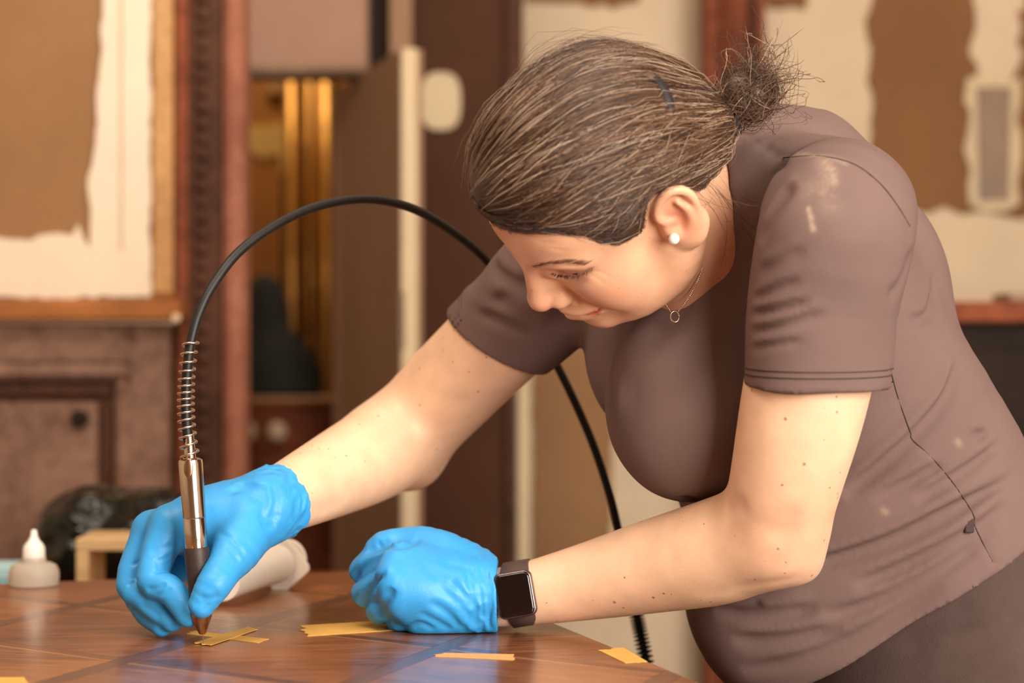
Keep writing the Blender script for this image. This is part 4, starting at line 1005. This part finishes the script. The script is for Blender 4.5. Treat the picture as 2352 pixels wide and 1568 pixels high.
gr.chain([pt(545, 1235, 1.73), pt(480, 1225, 1.745), pt(420, 1225, 1.745)], [.018, .015, .014], k=.016)
gr.chain([pt(480, 1255, 1.765), pt(410, 1300, 1.778)], [.02, .015], k=.01, sub=1)
# cuff
cd = wr_r - W; cd = cd / np.linalg.norm(cd); cuff = Field()
cuff.chain([W, W + cd * .012, W + cd * .026, W + cd * .05], [.0275, .0315, .0340, .0350], k=0, sub=3)
cuff.plane(W + cd * .0275, cd + np.array([.15, 0, .1]), W, .2)
cuff.chain([W + cd * .020, W + cd * .06], [.0295, .0300], op='s', k=.001, sub=1)
gr.sub(cuff, W, .09, 'u', .006)
wk = (([(520, 1130), (560, 1122), (590, 1150)], .0025, .004), ([(540, 1112), (585, 1120), (600, 1160)], .0025, .004), ([(600, 1110), (610, 1150), (598, 1200)], .002, .004), ([(625, 1110), (636, 1150), (620, 1200)], .002, .0035),
                ([(596, 1180), (620, 1190), (645, 1180)], .0025, .003), ([(598, 1205), (620, 1208), (636, 1198)], .002, .003),
                ([(470, 1205), (510, 1225), (545, 1255)], .001, .003), ([(525, 1240), (550, 1258), (560, 1275)], .001, .002), ([(520, 1255), (540, 1275), (548, 1290)], .001, .002),
                ([(352, 1290), (375, 1285), (392, 1275)], .0014, .002), ([(355, 1302), (378, 1296), (394, 1290)], .0014, .002), ([(355, 1316), (378, 1308), (390, 1304)], .0014, .002), ([(345, 1270), (370, 1262), (400, 1250)], .0008, .003),
                ([(335, 1352), (360, 1352), (382, 1340)], .0016, .0022), ([(350, 1364), (375, 1362), (395, 1350)], .001, .002), ([(292, 1346), (310, 1338), (322, 1330)], .0012, .002), ([(300, 1300), (315, 1292), (325, 1286)], .001, .002),
                ([(455, 1372), (480, 1376), (505, 1366)], .0012, .003), ([(445, 1394), (462, 1384), (480, 1392)], .0008, .0025), ([(460, 1405), (475, 1395), (485, 1385)], .0008, .002),
                ([(320, 1385), (345, 1400), (372, 1420)], .0012, .004))
for P, (q, a, w) in zip(gr.trs([x[0] for x in wk]), wk): gr.crease(P, a * 1.4, w)
g2 = noise3(11, 210, 10)
def bead(fld, c, ax, r, th=.0011):
    ax = ax / np.linalg.norm(ax); u = np.cross(ax, [0, 0, 1]); u /= np.linalg.norm(u); v = np.cross(ax, u); a = np.linspace(0, 2 * math.pi, 31)
    fld.chain([c + (math.cos(t) * u + math.sin(t) * v) * r * (1 + .02 * math.sin(5 * t)) + ax * .0008 * math.sin(3 * t) for t in a], [th] * 31, k=.0015, sub=1)
bead(gr, W + cd * .0268, cd + np.array([.15, 0, .1]), .0333); cw = noise3(17, 330, 10); cw2 = noise3(18, 520, 10); Wc = (W + cd * .012).astype(f32); cdf = cd.astype(f32)
gr.disp(lambda p: .00035 * g2(p))
gr.disp(lambda p: (np.abs(cw(p)) * .0017 + np.abs(cw2(p)) * .0006 - .0014) * np.exp(-(((p - Wc) @ cdf) / .017) ** 2), Wc, .06)
glove('glove', gr, (-.36, 1.62, .86), (-.17, 1.86, 1.09), 'blue disposable glove on the hand gripping the drill')

gl = Field()
W = pt(1165, 1368, 1.763)
K0 = [pt(918, 1288, 1.752), pt(905, 1333, 1.735), pt(922, 1378, 1.735), pt(955, 1410, 1.747)]
K1 = [pt(834, 1308, 1.792), pt(840, 1362, 1.780), pt(870, 1402, 1.772), pt(914, 1426, 1.768)]
K2 = [pt(880, 1312, 1.822), pt(885, 1368, 1.812), pt(912, 1400, 1.805), pt(945, 1420, 1.795)]
KR = [.0172, .0172, .0160, .0145]; PR = [.0126, .0128, .0118, .0106]
for i in range(4):
    gl.chain([W, W * .55 + K0[i] * .45 + np.array([0, -.002, 0]), K0[i]], [.0265, .0225, KR[i]], k=.014, sub=2)
    gl.chain([K0[i], K0[i] * .5 + K1[i] * .5, K1[i], K2[i]], [KR[i] * .84, PR[i] * 1.02, PR[i], PR[i] * .95], k=.0025, sub=2)
gl.chain([pt(1090, 1310, 1.775), pt(1000, 1265, 1.785), pt(950, 1248, 1.790), pt(885, 1254, 1.792), pt(850, 1292, 1.800)], [.022, .0185, .0150, .0138, .0115], k=.008, sub=3)
gl.ell(pt(990, 1330, 1.775), (.04, .02, .035), k=.02)
gl.chain([pt(1060, 1415, 1.755), pt(980, 1425, 1.752)], [.0135, .0125], k=.014, sub=1)
cd = np.array([1., -.02, .01]); cd /= np.linalg.norm(cd); cuff = Field()
ce = pt(1143, 1368, 1.763)
cuff.chain([ce - cd * .030, ce - cd * .018, ce - cd * .009, ce + cd * .02], [.0285, .0305, .0312, .0312], k=0, sub=3)
cuff.plane(ce, cd, ce, .2)
cuff.chain([ce - cd * .004, ce + cd * .02], [.0280, .0280], op='s', k=.001, sub=1)
gl.sub(cuff, ce, .07, 'u', .006)
wk = (([(842, 1265), (900, 1252), (938, 1250), (960, 1232)], .0042, .0035), ([(868, 1240), (872, 1252), (880, 1258)], .0014, .0018), ([(885, 1238), (892, 1250), (900, 1255)], .0014, .0018), ([(905, 1232), (915, 1245), (925, 1250)], .0012, .002),
                ([(812, 1332), (838, 1300), (880, 1270)], .0045, .004), ([(828, 1390), (850, 1355), (890, 1315)], .0045, .004), ([(874, 1422), (882, 1390), (905, 1350)], .0045, .004),
                ([(1000, 1340), (1060, 1390), (1100, 1440)], .0016, .004), ([(985, 1380), (1030, 1410), (1060, 1445)], .0016, .0035), ([(1030, 1330), (1080, 1380), (1118, 1440)], .0016, .0035), ([(960, 1405), (1000, 1425), (1040, 1448)], .0014, .0035),
                ([(1070, 1310), (1088, 1360), (1098, 1440)], .0022, .0030), ([(1085, 1300), (1104, 1360), (1112, 1445)], .0024, .0028), ([(1100, 1296), (1118, 1360), (1122, 1445)], .0022, .0026), ([(1112, 1292), (1128, 1360), (1130, 1448)], .0014, .0024),
                ([(970, 1300), (1020, 1330), (1050, 1345)], .0010, .005), ([(920, 1440), (960, 1432), (1000, 1445)], .0018, .003), ([(1010, 1290), (1060, 1300), (1095, 1320)], .0012, .004))
for P, (q, a, w) in zip(gl.trs([x[0] for x in wk]), wk): gl.crease(P, a * 1.35, w)
cl = noise3(19, 420, 10, (1.3, .45, .45)); cec = (ce - cd * .016).astype(f32); cdl = cd.astype(f32)
gl.disp(lambda p: (np.abs(cl(p)) * .0015 - .0008) * np.exp(-(((p - cec) @ cdl) / .015) ** 2), cec, .06)
gl.disp(lambda p: .0004 * g2(p)); gl.plane(ce, cd, ce, .3, 'i'); bead(gl, ce - cd * .001, cd, .0305)
gl.plane((0, 0, TZ + .0006), (0, 0, -1), pt(1000, 1400, 1.76), .3)
glove('glove', gl, (-.18, 1.66, .86), (.04, 1.90, 1.03), 'blue disposable glove on the fist resting on the table')

# ---- hair: a combed cap plus strands that run back to the low bun
HC = np.array([.000, 0, .043]); HRAD = np.array([.0905, .0765, .0870])
BUN = np.array([-.104, .017, -.016])
def surf(dirs, off):
    d = dirs / np.linalg.norm(dirs, axis=-1, keepdims=True)
    r = 1 / np.sqrt(((d / HRAD) ** 2).sum(-1))
    return HC + d * (r + off)[..., None]
def hairline(az):
    """lowest elevation (deg, seen from HC) of hair at azimuth az (deg; 0 front, 90 side, 180 back)"""
    return np.interp(np.abs(az), [0, 15, 31, 41, 47, 52, 60, 75, 83, 91, 99, 108, 120, 154, 180], [22, 23, 20, 14, 4, -12, -23, -24, -10, -2, -4, -16, -38, -50, -50])
cap = Field()
cap.ell(hd(*HC), HRAD + .003, R=HR)
cap.ell(hd(-.068, .004, .005), (.042, .050, .045), R=HR, k=.03)
cap.ell(hd(.030, .012, .092), (.060, .050, .030), R=HR, k=.03)
cap.ell(hd(.044, .004, .090), (.046, .050, .029), R=HR, k=.03)
def capcut(p):
    q = hl(p) - HC; az = np.degrees(np.arctan2(q[..., 1], q[..., 0])); el = np.degrees(np.arctan2(q[..., 2], np.hypot(q[..., 0], q[..., 1])))
    return ((hairline(az) + 3.0 - el) * .0016).astype(f32)
def ramp(az, el): return .0105 * np.exp(-np.maximum(el - hairline(az), 0) / 13)      # hair lies flat at the hairline
def capramp(p):
    q = hl(p) - HC; return ramp(np.degrees(np.arctan2(q[..., 1], q[..., 0])), np.degrees(np.arctan2(q[..., 2], np.hypot(q[..., 0], q[..., 1])))).astype(f32)
cap.disp(capramp, hd(*HC), .3)
cap.add(capcut, hd(*HC), .3, 'i', .004)
gn = noise3(21, 60, 8)
cap.disp(lambda p: .0005 * gn(p))
tick('caps')
V, Fq = cap.mesh('hair', .0022, HT - .2, HT + .2)
HV = [V]; HF4 = Fq; tintc = [np.tile([*srgb(56, 38, 29)[:3], 1], (len(V), 1))]
def capsurf(dirs):
    """radius of the cap along head directions by marching"""
    d = dirs / np.linalg.norm(dirs, axis=1, keepdims=True); t = np.full(len(d), .115)
    W = d @ HR.T; o = hd(*HC)
    for _ in range(9): t = t - np.clip(full.ev((o + W * t[:, None]).astype(f32)), -.03, .03) * .95
    return t
full = Field(); full.ops = cap.ops[:4]
def path(root_dir, n, off, spread, end_r):
    """geodesic-like path over the cap from root direction to the bun; arrays (N,n,3)"""
    b = (BUN - HC); b = b / np.linalg.norm(b); a = root_dir / np.linalg.norm(root_dir, axis=1, keepdims=True)
    c = np.clip(a @ b, -1, 1); om = np.arccos(c); t = np.linspace(0, 1, n)
    sa = np.sin((1 - t)[None] * om[:, None]) / np.sin(om)[:, None]; sb = np.sin(t[None] * om[:, None]) / np.sin(om)[:, None]
    D = sa[..., None] * a[:, None] + sb[..., None] * b
    # comb up: sides arch upward a little before meeting the tie
    D[..., 2] += spread[:, None] * np.sin(np.minimum(t * 1.25, 1) * math.pi)[None] * (.25 + .35 * np.clip((a[:, :1] - .1) * 1.6, 0, 1))
    D /= np.linalg.norm(D, axis=-1, keepdims=True)
    A = np.degrees(np.arctan2(D[..., 1], D[..., 0])); el = np.degrees(np.arcsin(np.clip(D[..., 2], -1, 1)))
    el2 = np.maximum(el, np.where(np.abs(A) < 125, hairline(A) + 1 + 8 * rng.random((len(A), 1)), -60))
    el2 = np.where(t[None] < .06, el, el2); ar, er = np.radians(A), np.radians(el2)
    D = np.stack([np.cos(er) * np.cos(ar), np.cos(er) * np.sin(ar), np.sin(er)], -1)
    R = capsurf(D.reshape(-1, 3)).reshape(D.shape[:2])
    P = HC + D * (R + off - np.where(np.abs(A) < 125, ramp(A, el2), 0))[..., None]
    # gather into the tie
    g = np.clip((t - .80) / .20, 0, 1) ** 1.5
    ang = rng.uniform(0, 6.28, len(a)); ring = BUN + np.stack([np.full(len(a), .012), np.cos(ang) * end_r, np.sin(ang) * end_r], 1)
    side = P[:, -1] - BUN
    P = P * (1 - g[None, :, None]) + ring[:, None] * g[None, :, None]
    return P
def strands(P, rad, col, name=None):
    """3-sided tapering tubes; P (N,n,3) head coordinates"""
    N, n, _ = P.shape; Wd = P @ HR.T + HT
    T = np.gradient(Wd, axis=1); T /= np.linalg.norm(T, axis=2, keepdims=True) + 1e-9
    ref = Wd - hd(*HC); A = np.cross(T, ref); A /= np.linalg.norm(A, axis=2, keepdims=True) + 1e-9; Bv = np.cross(A, T)
    tp = np.ones(n); tp[0] = .35; tp[-1] = .3
    V = []
    for j in range(3):
        th = j * 2 * math.pi / 3 + .5; V.append(Wd + (math.cos(th) * A + math.sin(th) * Bv) * (rad[:, None] * tp)[..., None])
    V = np.stack(V, 2).reshape(-1, 3)
    i = np.arange(N)[:, None, None] * n * 3 + np.arange(n - 1)[None, :, None] * 3; j = np.arange(3)[None, None]; j2 = (j + 1) % 3
    F = np.stack([i + j, i + j2, i + 3 + j2, i + 3 + j], -1).reshape(-1, 4)
    return V, F, np.repeat(np.c_[col, np.ones(N)], n * 3, 0)
def azel(az, el):
    a, e = np.radians(az), np.radians(el); return np.stack([np.cos(e) * np.cos(a), np.cos(e) * np.sin(a), np.sin(e)], 1)
def jitter(P, amp, seed):
    r = np.random.default_rng(seed); N, n, _ = P.shape; t = np.linspace(0, 1, n)
    for f in (1.0, 2.3, 4.1):
        P = P + (r.normal(size=(N, 1, 3)) * amp / f) * np.sin(t * f * 6.28 + r.uniform(0, 6.28, (N, 1)))[..., None]
    return P
pal = np.array([srgb(*c)[:3] for c in ((50, 33, 25), (72, 48, 36), (92, 63, 47), (114, 82, 62), (146, 112, 88), (204, 178, 154))])
IX = [None]
def cols(N, p): IX[0] = rng.choice(6, N, p=p); return pal[IX[0]] * rng.uniform(.85, 1.15, (N, 1))
def emit(P, rad, col):
    V, F, t = strands(P, rad, col); b = sum(len(v) for v in HV)
    HV.append(V); tintc.append(t); HFS.append(F + b)
HFS = [HF4]
# (1) combed strands from hairline and scalp
N = 13500; az = rng.uniform(-120, 150, N); hlz = hairline(az)
el = hlz + np.where(rng.random(N) < .42, rng.uniform(0, 6, N), rng.uniform(0, 1, N) ** 1.3 * 75); el = np.minimum(el, 88)
lock = np.floor(az / 5 + el / 9); lr = np.random.default_rng(4).uniform(-1, 1, 4000)
off = rng.uniform(.0003, .0036, N)[:, None] * np.ones((1, 16)) + .0009 * lr[(lock.astype(int)) % 4000][:, None]
off[:, 0] = -.003; off[:, 1] *= .5
P = path(azel(az, el), 16, off, rng.uniform(.3, .9, N) * (np.abs(az) < 120), rng.uniform(.004, .017, N))
P = jitter(P, .0007, 1); cc = cols(N, [.26, .31, .24, .12, .05, .02]); emit(P, rng.uniform(.00011, .00030, N) * np.array([1, 1, .9, .7, .55, .45])[IX[0]], cc)
# (2) pale fine hairs on top
N = 650; az = rng.uniform(-90, 120, N); el = hairline(az) + rng.uniform(0, 1, N) * 60
P = path(azel(az, np.minimum(el, 86)), 16, np.full((N, 16), .0035), rng.uniform(.2, 1, N), rng.uniform(.004, .018, N)); P = jitter(P, .0022, 2)
emit(P, rng.uniform(.00014, .00024, N), cols(N, [0, 0, .1, .25, .35, .3]))
# (3) flyaways standing off the crown
N = 260; az = rng.uniform(-80, 170, N); el = hairline(az) + rng.uniform(.05, 1, N) * 75
P = path(azel(az, np.minimum(el, 86)), 16, np.sin(np.linspace(0, 3.14, 16))[None] * rng.uniform(.003, .016, (N, 1)), rng.uniform(0, .8, N), rng.uniform(.004, .02, N))[:, :rng.integers(9, 14)]
P = jitter(P, .0035, 3); emit(P, np.full(N, .00012), cols(N, [.1, .2, .3, .2, .15, .05]))
# (4) loose wisps by the temple, behind the ear and at the nape
wis = []
for k in range(44):
    if k % 4 == 2: continue
    s0 = np.array([[-.030, .066, .020], [-.045, .058, -.010], [.050, .064, .034], [-.055, .050, -.03]][k % 4]) + rng.normal(size=3) * .006
    dr = np.array([[-.010, .004, -.035], [.004, .004, -.050], [.020, .000, .004], [.010, .004, -.055]][k % 4]) * rng.uniform(.6, 1.4)
    t = np.linspace(0, 1, 12)[:, None]; wis.append(s0 + dr * t + np.array([0, .012, 0]) * np.sin(t * 3) + rng.normal(size=3) * .012 * t * t)
P = jitter(np.array(wis), .0006, 5); emit(P, np.full(len(P), .00012), cols(len(P), [.2, .3, .2, .1, .15, .05]))
# (5) messy bun: looping strands round the tie and loose ends
N = 1500; t = np.linspace(0, 1, 18); Pb = np.empty((N, 18, 3)); cB = BUN + np.array([-.021, 0.004, -.002])
for k in range(N):
    ax = rng.normal(size=3); ax /= np.linalg.norm(ax); u = np.cross(ax, rng.normal(size=3)); u /= np.linalg.norm(u); v = np.cross(ax, u)
    r = rng.uniform(.008, .022); th = rng.uniform(0, 6.28) + t * rng.uniform(2.5, 5.5)
    Pb[k] = cB + rng.normal(size=3) * .004 + (np.cos(th)[:, None] * u + np.sin(th)[:, None] * v) * r * np.array([1.15, 1.05, .85])
emit(Pb, rng.uniform(.00012, .0003, N), cols(N, [.12, .25, .3, .2, .10, .03]))
N = 300; Pw = np.empty((N, 14, 3)); t = np.linspace(0, 1, 14)[:, None]
for k in range(N):
    d = np.array([rng.uniform(-.045, .0), rng.uniform(-.03, .035), rng.uniform(-.02, .032)]); cu = rng.normal(size=3) * .022
    Pw[k] = cB + rng.normal(size=3) * .008 + d * t + cu * t * (1 - t) * 2 + rng.normal(size=3) * .006 * t ** 2
emit(jitter(Pw, .0018, 8), rng.uniform(.00012, .0003, N), cols(N, [.2, .3, .25, .15, .08, .02]))
# (6) short downy hairs along the hairline
N = 2200; az = rng.uniform(-110, 118, N); el = hairline(az) + rng.uniform(-4.5, 5, N)
P = path(azel(az, el), 30, np.full((N, 30), .0012), rng.uniform(.2, .9, N), rng.uniform(.004, .018, N))[:, :7]
P = jitter(P, .0007, 9); W_ = P[:, :2] @ HR.T + HT; dv = body0.ev(W_.astype(f32)); o_ = P[:, :2] - np.array([.01, 0, .03]); o_ /= np.linalg.norm(o_, axis=2, keepdims=True); P[:, :2] -= o_ * dv[..., None]
emit(P, rng.uniform(.00010, .00018, N), cols(N, [.2, .3, .25, .15, .08, .02]))
V = np.vstack(HV); F = np.vstack(HFS); tick('hair')
me = mesh_np('hair', V, F.astype(np.int32)); ca = me.color_attributes.new('tint', 'FLOAT_COLOR', 'POINT')
ca.data.foreach_set('color', np.vstack(tintc).astype(f32).ravel())
hair = link('hair', me, M['hair'], person); hair['label'] = 'brown hair with grey strands tied back in a messy bun'
# bun core and the dark tie
bf = Field(); bf.ell(hd(*cB), (.018, .020, .018), R=HR); bf.disp(lambda p: .002 * gn(p * 3))
V, Fq = bf.mesh('bun', .002, hd(*cB) - .05, hd(*cB) + .05); b_o = mesh_np('bun_core', V, Fq)
ca = b_o.color_attributes.new('tint', 'FLOAT_COLOR', 'POINT'); ca.data.foreach_set('color', np.tile([*srgb(78, 50, 36)[:3], 1], (len(V), 1)).astype(f32).ravel())
link('bun', b_o, M['hair'], hair)
th = np.linspace(0, 2 * math.pi, 49); P = np.array([hd(*(BUN + np.array([.004 + .002 * math.sin(3 * a), math.cos(a) * .0165, math.sin(a) * .0165]))) for a in th])
link('hair_tie', tube_me('hair_tie', P, .0062 + .0010 * np.sin(th * 11), 10), M['hairtie'], hair)
# dark band showing between the combed sections
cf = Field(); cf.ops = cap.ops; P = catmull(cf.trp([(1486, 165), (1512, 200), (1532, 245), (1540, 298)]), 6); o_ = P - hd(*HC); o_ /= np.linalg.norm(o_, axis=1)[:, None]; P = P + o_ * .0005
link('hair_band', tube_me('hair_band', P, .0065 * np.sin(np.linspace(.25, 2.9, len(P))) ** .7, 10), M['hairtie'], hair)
# brows and lashes
def fibre(name, S, rad, col):
    V, F, t = strands(np.array(S), np.full(len(S), rad), np.tile(col[:3], (len(S), 1)))
    me = mesh_np(name, V, F.astype(np.int32)); ca = me.color_attributes.new('tint', 'FLOAT_COLOR', 'POINT'); ca.data.foreach_set('color', t.astype(f32).ravel())
    o = link(name, me, M['hair'], person); o['kind'] = 'stuff'; return o
def along(P, u): s = np.linspace(0, 1, len(P)); return np.stack([np.interp(u, s, P[:, i]) for i in range(3)], -1)
LP, BP = [hl(q) for q in body0.trs([LASH, [(1222, 612), (1245, 607), (1275, 603), (1305, 602), (1340, 607)]])]
LP = catmull(LP, 6); BP = catmull(BP, 6)
for s in (1, -1):
    u = rng.random(260); root = along(BP, u) + rng.normal(size=(260, 3)) * np.array([.0008, .0006, .0011]); n = len(u)
    d = np.stack([-.001 - .004 * u, .0050 + 0 * u, .0028 - .004 * u], 1) * rng.uniform(.6, 1.2, (n, 1)); bs = root[:, None] + d[:, None] * np.linspace(0, 1, 5)[None, :, None]
    for i in range(5):           # set them on the skin
        dv = body0.ev((bs @ HR.T + HT).astype(f32)); o = (bs - np.array([.03, .02, .02])); o /= np.linalg.norm(o, axis=2, keepdims=True); bs = bs - o * (dv - .0001)[..., None]
    bs[..., 1] *= s; fibre('eyebrow', bs, .00009, srgb(120, 80, 58))
    u = np.sort(rng.random(130)); root = along(LP, u) + rng.normal(size=(130, 3)) * .0004; t = np.linspace(0, 1, 6)[None, :, None]
    d = np.stack([.0035 + 0 * u, -.001 + .005 * u, -.0042 + 0 * u], 1) * rng.uniform(.25, .75, (130, 1)); ls = root[:, None] + d[:, None] * t + np.array([.0008, .0004, .0014]) * t * t
    ls[..., 1] *= s; fibre('eyelashes', ls, .00012, srgb(62, 40, 31))

# ---- earring, necklace, watch
P = body0.trp([(1547, 549)])[0]; bm = bmesh.new(); bmesh.ops.create_uvsphere(bm, u_segments=24, v_segments=16, radius=.0046)
for v in bm.verts: v.co += Vector(P + np.array([0, -.0035, 0]))
e = bpy.data.meshes.new('pearl_earring'); bm.to_mesh(e); bm.free(); e.polygons.foreach_set('use_smooth', [True] * len(e.polygons))
er = link('pearl_earring', e, M['pearl'], person); er['label'] = 'round white pearl ear stud'
nk = [(1668, 330), (1660, 380), (1650, 440), (1640, 500), (1628, 560), (1612, 620), (1590, 670), (1570, 700), (1557, 716)]
both = Field(); both.ops = body0.ops + shirt0.ops
A = both.trp(nk); dd = A[:, 1].copy(); dd[1:-1] = (dd[:-2] + dd[1:-1] + dd[2:]) / 3; dd[1:-1] = np.minimum((dd[:-2] + dd[1:-1] + dd[2:]) / 3, dd[1:-1]); A = np.array([pt(x, y, d - .003) for (x, y), d in zip(nk, dd)])
pend = np.array([A[-1][0] - .002, A[-1][1] - .001, A[-1][2] - .005])
Bn = [A[-1] + np.array([-.006, 0, .0]), pt(1530, 700, A[-1][1]), pt(1516, 675, A[-1][1] + .003), pt(1505, 640, A[-1][1] + .03)]
neck = empty('necklace', (0, 0, 0)); neck.parent = person; neck['label'] = 'fine silver chain necklace with a small ring pendant'
def chain_me(name, P):
    P = catmull(P, 12); s = np.r_[0, np.cumsum(np.linalg.norm(np.diff(P, axis=0), axis=1))]; n = int(s[-1] / .0016)
    P = np.stack([np.interp(np.linspace(0, s[-1], n * 4), s, P[:, i]) for i in range(3)], 1)
    return tube_me(name, P, .00055 + .0003 * np.sin(np.arange(len(P)) * math.pi / 2), 6)
link('chain', chain_me('chain', A), M['silver'], neck); link('chain', chain_me('chain', np.array(Bn)), M['silver'], neck)
th = np.linspace(0, 2 * math.pi, 33); rc = pt(1550, 727, A[-1][1] - .002)
link('ring_pendant', tube_me('ring_pendant', np.array([rc + np.array([math.cos(a) * .0036, math.sin(a) * .0015, math.sin(a) * .0046]) for a in th]), .0007, 8), M['silver'], neck)

watch = empty('wristwatch', (0, 0, 0)); watch.parent = person; watch['label'] = 'square smartwatch with dark screen and brown strap'
ax = np.array([1, -.16, .10]); ax /= np.linalg.norm(ax)
wc = pt(1198, 1362, 1.764)
nrm = np.array([-.05, -1, .10]); nrm -= ax * (nrm @ ax); nrm /= np.linalg.norm(nrm); up = np.cross(ax, nrm); up = up if up[2] > 0 else -up
tilt = math.radians(5); up = up * math.cos(tilt) - ax * math.sin(tilt); axx = np.cross(up, nrm); axx = axx if axx[0] > 0 else -axx
top = wc + nrm * .0292
def rbox(name, c, X, Y, Z, hx, hy, r, z0, z1, dome=0, seg=8):
    ring = []
    for cx, cy, a0 in ((hx - r, hy - r, 0), (-hx + r, hy - r, 90), (-hx + r, -hy + r, 180), (hx - r, -hy + r, 270)):
        for k in range(seg + 1):
            a = math.radians(a0 + 90 * k / seg); ring.append((cx + r * math.cos(a), cy + r * math.sin(a)))
    prof = [(.90, z0), (1, z0 + .0015), (1, z1 - .0022), (.985, z1 - .0009), (.955, z1 - .0002), (.90, z1)] if not dome else [(1, z0), (1, z1 - dome), (.985, z1 - dome * .45), (.95, z1 - dome * .12), (.88, z1)]
    V = []; n = len(ring)
    for sc, z in prof: V += [c + X * u * sc + Y * v * sc + Z * z for u, v in ring]
    F = [(i * n + j, i * n + (j + 1) % n, (i + 1) * n + (j + 1) % n, (i + 1) * n + j) for i in range(len(prof) - 1) for j in range(n)]
    F += [tuple(range(n))[::-1], tuple((len(prof) - 1) * n + j for j in range(n))]
    me = mesh_np(name, V, F); bm = bmesh.new(); bm.from_mesh(me); bmesh.ops.recalc_face_normals(bm, faces=bm.faces[:]); bm.to_mesh(me); bm.free(); return me
link('case', rbox('case', top, axx, up, nrm, .0170, .0200, .0062, 0, .0085), M['watch_case'], watch)
link('screen', rbox('screen', top, axx, up, nrm, .0156, .0186, .0052, .006, .0102, dome=.0022), M['watch_glass'], watch)
cr = top - axx * .0166 - up * .0085 + nrm * .0045
link('crown', lathe_me('crown', cr, -axx, [(0, .003), (.0022, .0031), (.0028, .0024)], 20), M['watch_case'], watch)
link('side_button', rbox('side_button', top - axx * .0168 + up * .006 + nrm * .0045, up, nrm, -axx, .0045, .0012, .0011, 0, .0012, dome=.0004), M['watch_case'], watch)
# strap: a band round the wrist, wider at the lugs
th = np.linspace(0, 2 * math.pi, 73); V = []; F = []
for i, a in enumerate(th[:-1]):
    d = math.cos(a) * nrm + math.sin(a) * up; hw = .0122 + .0028 * max(0, math.cos(a)) ** 3
    for u, r in ((-1, .0279), (-.92, .0292), (.92, .0292), (1, .0279)): V.append(wc + axx * hw * u + d * r)
n = 72
for i in range(n):
    for j in range(4): F.append((i * 4 + j, i * 4 + (j + 1) % 4, ((i + 1) % n) * 4 + (j + 1) % 4, ((i + 1) % n) * 4 + j))
link('strap', mesh_np('strap', V, F), M['watch_strap'], watch)
